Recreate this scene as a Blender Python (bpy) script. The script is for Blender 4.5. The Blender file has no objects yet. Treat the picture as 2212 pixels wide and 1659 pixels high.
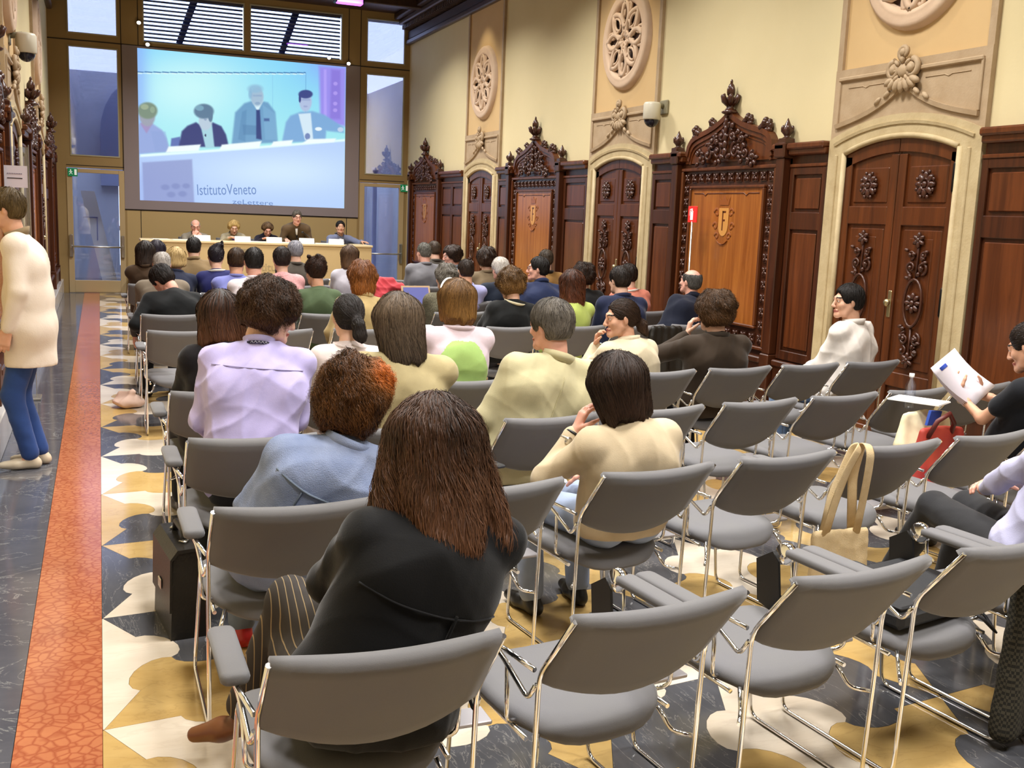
import bpy, bmesh, math, random
import numpy as np
from mathutils import Vector, Matrix, Euler
from mathutils.kdtree import KDTree

SC = bpy.context.scene
COL = SC.collection
PI = math.pi

def lin(h):
    h = h.lstrip('#')
    o = []
    for i in (0, 2, 4):
        c = int(h[i:i + 2], 16) / 255
        o.append(c / 12.92 if c <= .04045 else ((c + .055) / 1.055) ** 2.4)
    return (*o, 1.0)

# ------------------------------------------------------------------ camera
def make_camera():
    cd = bpy.data.cameras.new('camera'); co = bpy.data.objects.new('camera', cd); COL.objects.link(co)
    yaw, pitch, roll = math.radians(21.90840534), math.radians(-9.24165119), math.radians(2.2947628)
    f = Vector((math.sin(yaw) * math.cos(pitch), math.cos(yaw) * math.cos(pitch), math.sin(pitch)))
    r = Vector((math.cos(yaw), -math.sin(yaw), 0)); u = r.cross(f)
    c, s = math.cos(roll), math.sin(roll)
    r2 = c * r + s * u; u2 = -s * r + c * u
    m = Matrix((r2, u2, -f)).transposed().to_4x4(); m.translation = (0, 0, 1.78)
    co.matrix_world = m
    cd.sensor_fit = 'HORIZONTAL'; cd.sensor_width = 36; cd.lens = 36 * 2226.794 / 2212
    cd.clip_start = .05; cd.clip_end = 200
    SC.camera = co
make_camera()

# ------------------------------------------------------------------ world, light, exposure
SC.view_settings.view_transform = 'Standard'
SC.view_settings.look = 'None'
SC.view_settings.exposure = 0.0
SC.view_settings.gamma = 1.0
SC.view_settings.use_curve_mapping = False
try:
    SC.cycles.use_denoising = True
    SC.cycles.max_bounces = 8
    SC.cycles.diffuse_bounces = 4
    SC.cycles.glossy_bounces = 4
    SC.cycles.transmission_bounces = 6
    SC.cycles.transparent_max_bounces = 8
    SC.cycles.sample_clamp_indirect = 6
    SC.cycles.caustics_reflective = False
    SC.cycles.caustics_refractive = False
except Exception:
    pass
W = bpy.data.worlds.new('overcast_sky'); SC.world = W
W.use_nodes = True
W.node_tree.nodes['Background'].inputs[0].default_value = (.64, .74, 1.0, 1)   # bluish daylight outside the hall
W.node_tree.nodes['Background'].inputs[1].default_value = 3.6

LAMPS = []
def area_lamp(name, loc, sx, sy, power, col, rot=(0, 0, 0)):
    l = bpy.data.lights.new(name, 'AREA'); l.shape = 'RECTANGLE'; l.size = sx; l.size_y = sy
    l.energy = power; l.color = col
    o = bpy.data.objects.new(name, l); o.location = loc; o.rotation_euler = rot; COL.objects.link(o)
    LAMPS.append(o); return o
def spot_lamp(name, loc, tgt, power, col, ang=50, blend=.6, rad=.04):
    l = bpy.data.lights.new(name, 'SPOT'); l.energy = power; l.color = col
    l.spot_size = math.radians(ang); l.spot_blend = blend; l.shadow_soft_size = rad
    o = bpy.data.objects.new(name, l); o.location = loc
    o.rotation_euler = (Vector(tgt) - Vector(loc)).to_track_quat('-Z', 'Y').to_euler(); COL.objects.link(o)
    LAMPS.append(o); return o
WARM = (1.0, .968, .925)
for ly in (.4, 3.4, 6.4, 9.4, 12.4, 15.4, 18.3):               # unseen overhead fill, two lines of area lamps added along the hall
    for lx in (1.25, 4.0):
        area_lamp('ceiling_fill', (lx, ly, 5.5), .8, .8, 118, WARM).data.spread = math.radians(132)
for my in (16.8, 11.72, 6.8, 1.8):                            # halogen spots grazing the wall medallions
    spot_lamp('wall_spot', (5.22, my, 5.4), (6.0, my, 3.9), 55, (1, .86, .62), 62, .8)
spot_lamp('projector', (3.0, 8.0, 5.35), (2.72, 21.4, 3.2), 15, (.6, .75, 1), 18, .2, .02)

# ------------------------------------------------------------------ materials
MATS = {}
def nt_new(name):
    m = bpy.data.materials.new(name); m.use_nodes = True
    return m, m.node_tree.nodes, m.node_tree.links, m.node_tree.nodes['Principled BSDF']

def M(name, col='#808080', rough=.5, metal=0., spec=.5, var=None, bump=None, sheen=0., coat=0., emit=None, es=1., trans=0., alpha=1.):
    """plain procedural material; var=(scale, col2, contrast), bump=(scale, strength)"""
    if name in MATS: return MATS[name]
    m, n, l, b = nt_new(name)
    c = lin(col) if isinstance(col, str) else col
    b.inputs['Base Color'].default_value = c
    b.inputs['Roughness'].default_value = rough; b.inputs['Metallic'].default_value = metal
    b.inputs['Specular IOR Level'].default_value = spec
    if sheen: b.inputs['Sheen Weight'].default_value = sheen; b.inputs['Sheen Roughness'].default_value = .4
    if coat: b.inputs['Coat Weight'].default_value = coat; b.inputs['Coat Roughness'].default_value = .12
    if trans: b.inputs['Transmission Weight'].default_value = trans
    if alpha < 1: b.inputs['Alpha'].default_value = alpha
    if emit: b.inputs['Emission Color'].default_value = lin(emit); b.inputs['Emission Strength'].default_value = es
    if var or bump:
        tc = n.new('ShaderNodeTexCoord')
    if var:
        nz = n.new('ShaderNodeTexNoise'); nz.inputs['Scale'].default_value = var[0]; nz.inputs['Detail'].default_value = 5
        rp = n.new('ShaderNodeValToRGB'); w = var[2] if len(var) > 2 else .25
        rp.color_ramp.elements[0].position = .5 - w; rp.color_ramp.elements[1].position = .5 + w
        rp.color_ramp.elements[0].color = c; rp.color_ramp.elements[1].color = lin(var[1])
        l.new(tc.outputs['Object'], nz.inputs['Vector']); l.new(nz.outputs['Fac'], rp.inputs['Fac'])
        l.new(rp.outputs['Color'], b.inputs['Base Color'])
    if bump:
        nb = n.new('ShaderNodeTexNoise'); nb.inputs['Scale'].default_value = bump[0]; nb.inputs['Detail'].default_value = 4
        bp = n.new('ShaderNodeBump'); bp.inputs['Strength'].default_value = bump[1]; bp.inputs['Distance'].default_value = .01
        l.new(tc.outputs['Object'], nb.inputs['Vector']); l.new(nb.outputs['Fac'], bp.inputs['Height'])
        l.new(bp.outputs['Normal'], b.inputs['Normal'])
    MATS[name] = m
    return m

def marble(name, base, c2, vein, vscale=3., vein_w=.04, rough=.12, stretch=(1, 1, 1), vein_amt=1., breccia=False):
    m, n, l, b = nt_new(name)
    g = n.new('ShaderNodeNewGeometry'); mp = n.new('ShaderNodeMapping'); mp.inputs['Scale'].default_value = stretch
    mp.inputs['Rotation'].default_value = (0, 0, .6)
    l.new(g.outputs['Position'], mp.inputs['Vector'])
    nz = n.new('ShaderNodeTexNoise'); nz.inputs['Scale'].default_value = vscale * .8; nz.inputs['Detail'].default_value = 6
    nz.inputs['Roughness'].default_value = .65
    l.new(mp.outputs['Vector'], nz.inputs['Vector'])
    r1 = n.new('ShaderNodeValToRGB'); r1.color_ramp.elements[0].position = .35; r1.color_ramp.elements[1].position = .66
    r1.color_ramp.elements[0].color = lin(base); r1.color_ramp.elements[1].color = lin(c2)
    l.new(nz.outputs['Fac'], r1.inputs['Fac'])
    mix = n.new('ShaderNodeMix'); mix.data_type = 'RGBA'
    if breccia:                                                # rounded fragments set in a darker paste
        wv = n.new('ShaderNodeTexNoise'); wv.inputs['Scale'].default_value = vscale * 1.2; wv.inputs['Detail'].default_value = 3
        l.new(mp.outputs['Vector'], wv.inputs['Vector'])
        ad = n.new('ShaderNodeMix'); ad.data_type = 'VECTOR'; ad.inputs['Factor'].default_value = .09
        l.new(mp.outputs['Vector'], ad.inputs['A']); l.new(wv.outputs['Color'], ad.inputs['B'])
        vo = n.new('ShaderNodeTexVoronoi'); vo.feature = 'DISTANCE_TO_EDGE'; vo.inputs['Scale'].default_value = vscale * 6
        l.new(ad.outputs['Result'], vo.inputs['Vector'])
        rv = n.new('ShaderNodeValToRGB'); rv.color_ramp.elements[0].position = .0; rv.color_ramp.elements[1].position = .16
        rv.color_ramp.elements[0].color = (.8, .8, .8, 1); rv.color_ramp.elements[1].color = (0, 0, 0, 1)
        l.new(vo.outputs['Distance'], rv.inputs['Fac'])
    else:
        n2 = n.new('ShaderNodeTexNoise'); n2.inputs['Scale'].default_value = vscale; n2.inputs['Detail'].default_value = 9
        n2.inputs['Roughness'].default_value = .6; n2.inputs['Distortion'].default_value = 1.2
        l.new(mp.outputs['Vector'], n2.inputs['Vector'])
        sb = n.new('ShaderNodeMath'); sb.operation = 'SUBTRACT'; sb.inputs[1].default_value = .5
        l.new(n2.outputs['Fac'], sb.inputs[0])
        ab = n.new('ShaderNodeMath'); ab.operation = 'ABSOLUTE'; l.new(sb.outputs[0], ab.inputs[0])
        rv = n.new('ShaderNodeValToRGB'); rv.color_ramp.elements[0].position = 0; rv.color_ramp.elements[1].position = vein_w
        rv.color_ramp.elements[0].color = (vein_amt,) * 3 + (1,); rv.color_ramp.elements[1].color = (0, 0, 0, 1)
        l.new(ab.outputs[0], rv.inputs['Fac'])
    l.new(rv.outputs['Color'], mix.inputs['Factor'])
    l.new(r1.outputs['Color'], mix.inputs['A']); mix.inputs['B'].default_value = lin(vein)
    l.new(mix.outputs['Result'], b.inputs['Base Color'])
    b.inputs['Roughness'].default_value = rough; b.inputs['Specular IOR Level'].default_value = .5
    MATS[name] = m
    return m

def wood(name, c1, c2, rough=.32, scale=1., axis='Z', spec=.5):
    if name in MATS: return MATS[name]
    m, n, l, b = nt_new(name)
    g = n.new('ShaderNodeNewGeometry'); mp = n.new('ShaderNodeMapping')
    mp.inputs['Scale'].default_value = {'Z': (14 * scale, 14 * scale, .9 * scale), 'Y': (14 * scale, .9 * scale, 14 * scale), 'X': (.9 * scale, 14 * scale, 14 * scale)}[axis]
    l.new(g.outputs['Position'], mp.inputs['Vector'])
    nz = n.new('ShaderNodeTexNoise'); nz.inputs['Scale'].default_value = 1.; nz.inputs['Detail'].default_value = 8
    nz.inputs['Roughness'].default_value = .6; nz.inputs['Distortion'].default_value = .8
    l.new(mp.outputs['Vector'], nz.inputs['Vector'])
    rp = n.new('ShaderNodeValToRGB'); rp.color_ramp.elements[0].position = .33; rp.color_ramp.elements[1].position = .7
    rp.color_ramp.elements[0].color = lin(c1); rp.color_ramp.elements[1].color = lin(c2)
    l.new(nz.outputs['Fac'], rp.inputs['Fac']); l.new(rp.outputs['Color'], b.inputs['Base Color'])
    bp = n.new('ShaderNodeBump'); bp.inputs['Strength'].default_value = .12; bp.inputs['Distance'].default_value = .004
    l.new(nz.outputs['Fac'], bp.inputs['Height']); l.new(bp.outputs['Normal'], b.inputs['Normal'])
    b.inputs['Roughness'].default_value = rough; b.inputs['Specular IOR Level'].default_value = spec
    MATS[name] = m
    return m

def glass(name, tint, rough, opacity):
    """thin architectural glass: clear with a share of reflection"""
    m, n, l, b = nt_new(name)
    n.remove(b)
    t = n.new('ShaderNodeBsdfTransparent'); t.inputs[0].default_value = lin(tint)
    gl = n.new('ShaderNodeBsdfGlossy'); gl.inputs['Roughness'].default_value = rough; gl.inputs[0].default_value = (.9, .92, 1, 1)
    mx = n.new('ShaderNodeMixShader'); mx.inputs[0].default_value = opacity
    l.new(t.outputs[0], mx.inputs[1]); l.new(gl.outputs[0], mx.inputs[2]); l.new(mx.outputs[0], n['Material Output'].inputs[0])
    MATS[name] = m
    return m

def striped(name, base, stripe, freq, width, rough=.85, axis=0):
    m, n, l, b = nt_new(name)
    tc = n.new('ShaderNodeTexCoord'); sp = n.new('ShaderNodeSeparateXYZ'); l.new(tc.outputs['Object'], sp.inputs[0])
    mu = n.new('ShaderNodeMath'); mu.operation = 'MULTIPLY'; mu.inputs[1].default_value = freq; l.new(sp.outputs[axis], mu.inputs[0])
    fr = n.new('ShaderNodeMath'); fr.operation = 'FRACT'; l.new(mu.outputs[0], fr.inputs[0])
    lt = n.new('ShaderNodeMath'); lt.operation = 'LESS_THAN'; lt.inputs[1].default_value = width; l.new(fr.outputs[0], lt.inputs[0])
    mix = n.new('ShaderNodeMix'); mix.data_type = 'RGBA'; l.new(lt.outputs[0], mix.inputs['Factor'])
    mix.inputs['A'].default_value = lin(base); mix.inputs['B'].default_value = lin(stripe)
    l.new(mix.outputs['Result'], b.inputs['Base Color']); b.inputs['Roughness'].default_value = rough
    MATS[name] = m
    return m

def cloth(col, c2=None, rough=.85, bump=.1, name=None, sc=240):
    nm = name or 'cloth_' + col.strip('#')
    if nm in MATS: return MATS[nm]
    h = col.strip('#')
    if c2 is None:
        c2 = '#' + ''.join('%02x' % max(0, int(int(h[i:i + 2], 16) * .86)) for i in (0, 2, 4))
    return M(nm, col, rough, var=(9, c2, .3), bump=(sc, bump), sheen=.15, spec=.25)

def hairmat(c1, c2, c3=None):
    nm = 'hair_' + c1.strip('#') + c2.strip('#') + (c3 or '').strip('#')
    if nm in MATS: return MATS[nm]
    m, n, l, b = nt_new(nm)
    g = n.new('ShaderNodeNewGeometry'); at = n.new('ShaderNodeAttribute'); at.attribute_name = 'tip'
    ad = n.new('ShaderNodeMath'); ad.operation = 'MULTIPLY_ADD'; ad.inputs[1].default_value = .34
    l.new(g.outputs['Random Per Island'], ad.inputs[0]); l.new(at.outputs['Fac'], ad.inputs[2])
    hf = n.new('ShaderNodeMath'); hf.operation = 'MULTIPLY'; hf.inputs[1].default_value = .5; l.new(ad.outputs[0], hf.inputs[0])
    rp = n.new('ShaderNodeValToRGB'); e = rp.color_ramp.elements; e[0].position = .04; e[1].position = .5
    e[0].color = lin(c1); e[1].color = lin(c2)
    if c3: x = e.new(.85); x.color = lin(c3)
    l.new(hf.outputs[0], rp.inputs['Fac']); l.new(rp.outputs['Color'], b.inputs['Base Color'])
    b.inputs['Roughness'].default_value = .55; b.inputs['Specular IOR Level'].default_value = .28
    MATS[nm] = m
    return m

def skinmat(col):
    nm = 'skin_' + col.strip('#')
    if nm in MATS: return MATS[nm]
    m = M(nm, col, .5, spec=.4, var=(30, '#' + ''.join('%02x' % max(0, int(int(col.strip('#')[i:i + 2], 16) * k)) for i, k in ((0, .98), (2, .93), (4, .91))), .35), bump=(150, .06))
    b = m.node_tree.nodes['Principled BSDF']
    b.inputs['Subsurface Weight'].default_value = .05; b.inputs['Subsurface Radius'].default_value = (.02, .008, .004)
    b.inputs['Subsurface Scale'].default_value = .4
    return m

CHROME = M('chrome', '#f2f1f0', .12, 1.)
BRASS = M('brass', '#c8a75a', .22, 1.)
GREY_UPH = M('grey_upholstery', '#6e6d6d', .8, spec=.25, bump=(420, .1), var=(6, '#6a696d', .3), sheen=.2)
BLACK_PL = M('black_plastic', '#121214', .4)

# ------------------------------------------------------------------ mesh building
def tag(o, label=None, cat=None, group=None, kind=None):
    if label: o['label'] = label
    if cat: o['category'] = cat
    if group: o['group'] = group
    if kind: o['kind'] = kind
    return o
def empty(name, loc=(0, 0, 0), rz=0., label=None, cat=None, group=None, kind=None):
    o = bpy.data.objects.new(name, None); o.location = loc; o.rotation_euler = (0, 0, rz); o.empty_display_size = .1
    COL.objects.link(o); tag(o, label, cat, group, kind); return o
def link(name, me, mats=None, parent=None, loc=None, rz=0., kind=None):
    o = bpy.data.objects.new(name, me)
    if mats is not None:
        if len(me.materials): me.materials.clear()
        for m in (mats if isinstance(mats, (list, tuple)) else [mats]): me.materials.append(m)
    if parent: o.parent = parent
    if loc is not None: o.location = loc
    if rz: o.rotation_euler = (0, 0, rz)
    COL.objects.link(o)
    if kind: o['kind'] = kind
    return o
def npmesh(name, V, Q, T=None, smooth=True, midx=None):
    """mesh from numpy verts, quads and/or tris"""
    me = bpy.data.meshes.new(name)
    V = np.asarray(V, np.float32); parts = []; sizes = []
    if Q is not None and len(Q): parts.append(np.asarray(Q, np.int32).ravel()); sizes.append(np.full(len(Q), 4, np.int32))
    if T is not None and len(T): parts.append(np.asarray(T, np.int32).ravel()); sizes.append(np.full(len(T), 3, np.int32))
    L = np.concatenate(parts); S = np.concatenate(sizes)
    me.vertices.add(len(V)); me.vertices.foreach_set('co', V.ravel())
    me.loops.add(len(L)); me.loops.foreach_set('vertex_index', L)
    me.polygons.add(len(S)); st = np.zeros(len(S), np.int32); st[1:] = np.cumsum(S)[:-1]
    me.polygons.foreach_set('loop_start', st); me.polygons.foreach_set('loop_total', S)
    if midx is not None: me.polygons.foreach_set('material_index', np.asarray(midx, np.int32))
    me.update(calc_edges=True)
    me.polygons.foreach_set('use_smooth', np.full(len(S), smooth, bool))
    me.validate()
    return me

class MB:
    """collects shapes into ONE mesh"""
    def __init__(s): s.v = []; s.f = []; s.sm = []; s.mi = []; s.cur = 0
    def add(s, vs, fs, smooth=False):
        o = len(s.v); s.v += [tuple(p) for p in vs]; s.f += [tuple(i + o for i in f) for f in fs]
        s.sm += [smooth] * len(fs); s.mi += [s.cur] * len(fs); return s
    def box(s, a, b, bev=0.):
        x0, y0, z0 = (min(a[i], b[i]) for i in range(3)); x1, y1, z1 = (max(a[i], b[i]) for i in range(3))
        if bev <= 0:
            return s.add([(x0, y0, z0), (x1, y0, z0), (x1, y1, z0), (x0, y1, z0), (x0, y0, z1), (x1, y0, z1), (x1, y1, z1), (x0, y1, z1)],
                         [(0, 3, 2, 1), (4, 5, 6, 7), (0, 1, 5, 4), (1, 2, 6, 5), (2, 3, 7, 6), (3, 0, 4, 7)])
        e = min(bev, (x1 - x0) / 2.01, (y1 - y0) / 2.01, (z1 - z0) / 2.01)
        V = []; rings = [(z0, e), (z0 + e, 0), (z1 - e, 0), (z1, e)]
        for z, d in rings:
            V += [(x0 + d + (e if d == 0 else 0), y0 + d, z), (x1 - d - (e if d == 0 else 0), y0 + d, z), (x1 - d, y0 + d + (e if d == 0 else 0), z), (x1 - d, y1 - d - (e if d == 0 else 0), z),
                  (x1 - d - (e if d == 0 else 0), y1 - d, z), (x0 + d + (e if d == 0 else 0), y1 - d, z), (x0 + d, y1 - d - (e if d == 0 else 0), z), (x0 + d, y0 + d + (e if d == 0 else 0), z)]
        F = [tuple(range(7, -1, -1)), tuple(range(24, 32))]
        for k in range(3):
            for i in range(8): F.append((k * 8 + i, k * 8 + (i + 1) % 8, k * 8 + 8 + (i + 1) % 8, k * 8 + 8 + i))
        return s.add(V, F)
    def tube(s, pts, r, n=8, closed=False, caps=True, flat=1., upv=None):
        P = [Vector(p) for p in pts]; N = len(P); R = r if isinstance(r, (list, tuple)) else [r] * N
        V = []; prev = None
        for i in range(N):
            if closed: t = P[(i + 1) % N] - P[i - 1]
            else: t = P[min(i + 1, N - 1)] - P[max(i - 1, 0)]
            t = t.normalized() if t.length > 1e-9 else Vector((0, 0, 1))
            if prev is None:
                a = Vector(upv) if upv else (Vector((0, 0, 1)) if abs(t.z) < .9 else Vector((1, 0, 0)))
            else: a = prev
            a = (a - t * a.dot(t))
            if a.length < 1e-6: a = t.orthogonal()
            a.normalize(); b = t.cross(a); prev = a
            for k in range(n):
                th = 2 * PI * k / n
                V.append(P[i] + (a * math.cos(th) * flat + b * math.sin(th)) * R[i])
        F = []
        for i in range(N if closed else N - 1):
            j = (i + 1) % N
            for k in range(n): F.append((i * n + k, i * n + (k + 1) % n, j * n + (k + 1) % n, j * n + k))
        s.add(V, F, True)
        if caps and not closed:
            o = len(s.v) - len(V)
            s.f += [tuple(o + k for k in range(n - 1, -1, -1)), tuple(o + (N - 1) * n + k for k in range(n))]; s.sm += [False] * 2; s.mi += [s.cur] * 2
        return s
    def lathe(s, prof, c=(0, 0, 0), n=16, axis='Z', smooth=True):
        V = []; F = []
        for r, z in prof:
            for k in range(n):
                a = 2 * PI * k / n; x, y = r * math.cos(a), r * math.sin(a)
                p = {'Z': (x, y, z), 'X': (z, x, y), 'Y': (y, z, x)}[axis]
                V.append((c[0] + p[0], c[1] + p[1], c[2] + p[2]))
        for i in range(len(prof) - 1):
            for k in range(n): F.append((i * n + k, i * n + (k + 1) % n, (i + 1) * n + (k + 1) % n, (i + 1) * n + k))
        F += [tuple(range(n - 1, -1, -1)), tuple((len(prof) - 1) * n + k for k in range(n))]
        return s.add(V, F, smooth)
    def ell(s, c, r, n=10, m=6, rot=None):
        V = []; F = []
        for i in range(m + 1):
            ph = PI * i / m
            for k in range(n):
                a = 2 * PI * k / n
                p = Vector((r[0] * math.sin(ph) * math.cos(a), r[1] * math.sin(ph) * math.sin(a), -r[2] * math.cos(ph)))
                if rot: p = rot @ p
                V.append(p + Vector(c))
        for i in range(m):
            for k in range(n): F.append((i * n + k, i * n + (k + 1) % n, (i + 1) * n + (k + 1) % n, (i + 1) * n + k))
        return s.add(V, F, True)
    def prism(s, poly, ax, a, b):
        """polygon (2D, ccw) extruded along axis ax from a to b; the polygon lies in the other two axes in x,y,z order"""
        def P(u, v, w): return {0: (w, u, v), 1: (u, w, v), 2: (u, v, w)}[ax]
        n = len(poly); V = [P(u, v, a) for u, v in poly] + [P(u, v, b) for u, v in poly]
        F = [tuple(range(n - 1, -1, -1)), tuple(range(n, 2 * n))]
        for i in range(n): F.append((i, (i + 1) % n, n + (i + 1) % n, n + i))
        return s.add(V, F)
    def sweep(s, path, prof, ax):
        """rectangular moulding profile list [(offset along normal in plane, depth)] swept on a 2D path; plane normal axis ax"""
        N = len(path); P = [Vector((p[0], p[1])) for p in path]; V = []; m = len(prof)
        def W3(u, v, w): return {0: (w, u, v), 1: (u, w, v), 2: (u, v, w)}[ax]
        for i in range(N):
            t = (P[min(i + 1, N - 1)] - P[max(i - 1, 0)]).normalized(); nn = Vector((-t.y, t.x))
            for o, d in prof:
                q = P[i] + nn * o; V.append(W3(q.x, q.y, d))
        F = []
        for i in range(N - 1):
            for k in range(m): F.append((i * m + k, i * m + (k + 1) % m, (i + 1) * m + (k + 1) % m, (i + 1) * m + k))
        F += [tuple(range(m - 1, -1, -1)), tuple((N - 1) * m + k for k in range(m))]
        return s.add(V, F)
    def mesh(s, name):
        me = bpy.data.meshes.new(name); me.from_pydata(s.v, [], s.f)
        me.polygons.foreach_set('use_smooth', s.sm); me.polygons.foreach_set('material_index', s.mi)
        bm = bmesh.new(); bm.from_mesh(me); bmesh.ops.recalc_face_normals(bm, faces=bm.faces); bm.to_mesh(me); bm.free()
        me.update(); return me
    def build(s, name, mat, parent=None, loc=None, rz=0., kind=None):
        return link(name, s.mesh(name), mat, parent, loc, rz, kind)

def text_mesh(name, txt, size, mat, parent, loc, rot, ext=.001, align='LEFT', serif=False):
    c = bpy.data.curves.new(name, 'FONT'); c.body = txt; c.size = size; c.extrude = ext; c.align_x = align; c.resolution_u = 3
    o = bpy.data.objects.new(name, c); COL.objects.link(o)
    me = o.to_mesh(); me2 = me.copy(); o.to_mesh_clear()
    bpy.data.objects.remove(o)
    q = link(name, me2, mat, parent); q.location = loc; q.rotation_euler = rot
    return q

def round_path(pts, rad, seg=4):
    """polyline with rounded corners"""
    P = [Vector(p) for p in pts]; out = [P[0]]
    for i in range(1, len(P) - 1):
        a, b, c = P[i - 1], P[i], P[i + 1]
        u = (a - b); v = (c - b); r = min(rad, u.length * .45, v.length * .45)
        p0 = b + u.normalized() * r; p2 = b + v.normalized() * r
        for k in range(seg + 1):
            t = k / seg; out.append(p0 * (1 - t) ** 2 + b * 2 * t * (1 - t) + p2 * t * t)
    out.append(P[-1]); return out

def copy_tree(o, parent=None):
    c = o.copy(); COL.objects.link(c)
    if parent: c.parent = parent
    for ch in list(o.children): copy_tree(ch, c)
    return c
# ------------------------------------------------------------------ floor
random.seed(7)
XR, XL, YB, YE, ZC = 6.07, -.82, -3.2, 21.49, 5.78
WHITE_M = marble('marble_white', '#ddd1c0', '#d3c5b2', '#bfae9a', 1.6, .02, .1, (1, 4, 1), .25)
YELLOW_M = marble('marble_yellow', '#c6a76c', '#b8975c', '#97774a', 3.0, .02, .1, (1, 2, 1), .3)
GREY_M = marble('marble_grey', '#4a4b50', '#57575b', '#a5a29c', 2.0, .007, .1, (4, 1, 1), .5)
AISLE_M = marble('marble_aisle', '#58585e', '#4a4b52', '#a9a9a4', 2.2, .007, .1, (1, 1.6, 1), .5)
RED_M = marble('marble_red', '#b8754f', '#ab6747', '#93492f', 4.2, .1, .14, (1, 1, 1), .8, True)
MORTAR = M('mortar', '#6d6455', .7)

fl = MB(); fl.box((XL - .2, YB, -.12), (XR + .2, YE + 4.5, -.012))
FLOOR = fl.build('floor', MORTAR); FLOOR['kind'] = 'structure'
b_ = MB(); b_.box((XL - .1, YB, -.012), (-.302, YE, 0)); b_.build('marble_slab', AISLE_M, FLOOR)
b_ = MB(); b_.box((-.300, YB, -.012), (-.030, YE, 0)); b_.build('marble_strip', RED_M, FLOOR)
b_ = MB(); b_.box((XL - .1, YE, -.012), (XR + .2, YE + 4.5, 0)); b_.build('marble_slab', AISLE_M, FLOOR)

def clip(poly, n, d):
    out = []
    for i in range(len(poly)):
        a, b = poly[i], poly[(i + 1) % len(poly)]; da = a[0] * n[0] + a[1] * n[1] - d; db = b[0] * n[0] + b[1] * n[1] - d
        if da >= 0: out.append(a)
        if (da >= 0) != (db >= 0):
            t = da / (da - db); out.append((a[0] + (b[0] - a[0]) * t, a[1] + (b[1] - a[1]) * t))
    return out
def make_floor_tiles():
    O = np.array((-.026, 3.529)); e = [np.array((.505, .06)), np.array((-.2525, .48)), np.array((-.2525, -.54))]
    c = e[0] - e[2]; b = e[1] - e[2]
    def edge(u, k, sg):
        d = e[k] * sg; L = np.hypot(*d); t = d / L; n = np.array((-t[1], t[0])) * (-1 if sg > 0 else 1)
        P = [u, u + d * .5]
        for i in range(1, 8):
            a = PI * i / 8; P.append(u + d * .5 + t * (L * .25 * (1 - math.cos(a))) + n * .088 * math.sin(a))
        P.append(u + d); return P
    out = []
    for i in range(-1, 10):
        for j in range(-14, 24):
            u = O + i * c + j * b
            if not (-.9 < u[0] < 6.9 and .2 < u[1] < 22.6): continue
            for (di, dj, k1, s1, k2, s2) in ((0, 1, 1, 1, 2, -1), (1, 0, 0, 1, 2, -1), (1, -1, 0, 1, 1, -1)):
                v = O + (i + di) * c + (j + dj) * b
                # the two corners between u and v, each edge drawn from its sharp vertex
                T1, T2 = u + e[k1] * s1, u + e[k2] * s2
                k3, s3 = k2, s2; k4, s4 = k1, s1
                A = edge(u, k1, s1); B = edge(v, k2, -s2)[::-1]; C_ = edge(v, k1, -s1); D = edge(u, k2, s2)[::-1]
                poly = A[:-1] + B[:-1] + C_[:-1] + D[:-1]
                col = {frozenset((0, 1)): 2, frozenset((1, 2)): 0, frozenset((0, 2)): 1}[frozenset(((2 * i + j) % 3, (2 * (i + di) + j + dj) % 3))]
                ctr = (u + v) / 2
                q = [ctr + (p - ctr) * .9965 for p in poly]
                q = [tuple(p) for p in q]
                q = clip(q, (1, 0), -.0285); q = clip(q, (-1, 0), -(XR + .02)) if q else q
                q = clip(q, (0, -1), -YE) if q else q
                if len(q) > 3:
                    x0 = min(p[0] for p in q); x1 = max(p[0] for p in q)
                    if x1 - x0 > .03: out.append((float(np.hypot(ctr[0] - .8, ctr[1])) if ctr[1] > 1.6 else 99, q, col))
    out.sort(key=lambda r: r[0])
    mats = [GREY_M, YELLOW_M, WHITE_M]
    def prism_n(mb, q):
        n = len(q); area = sum(q[k][0] * q[(k + 1) % n][1] - q[(k + 1) % n][0] * q[k][1] for k in range(n))
        if area < 0: q = q[::-1]
        o = len(mb.v); mb.v += [(x, y, 0.) for x, y in q] + [(x, y, -.012) for x, y in q]
        mb.f.append(tuple(o + k for k in range(n)))
        for k in range(n): mb.f.append((o + k, o + n + k, o + n + (k + 1) % n, o + (k + 1) % n))
        mb.sm += [False] * (n + 1); mb.mi += [mb.cur] * (n + 1)
    for d, q, col in out[:285]:
        mb = MB(); prism_n(mb, q)
        me = bpy.data.meshes.new('floor_tile'); me.from_pydata(mb.v, [], mb.f); me.update()
        link('floor_tile', me, mats[col], FLOOR)
    mb = MB()
    for d, q, col in out[285:]:
        mb.cur = col; prism_n(mb, q)
    me = bpy.data.meshes.new('floor_tiles'); me.from_pydata(mb.v, [], mb.f); me.polygons.foreach_set('material_index', mb.mi); me.update()
    link('floor_tiles', me, mats, FLOOR, kind='stuff')
make_floor_tiles()

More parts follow.
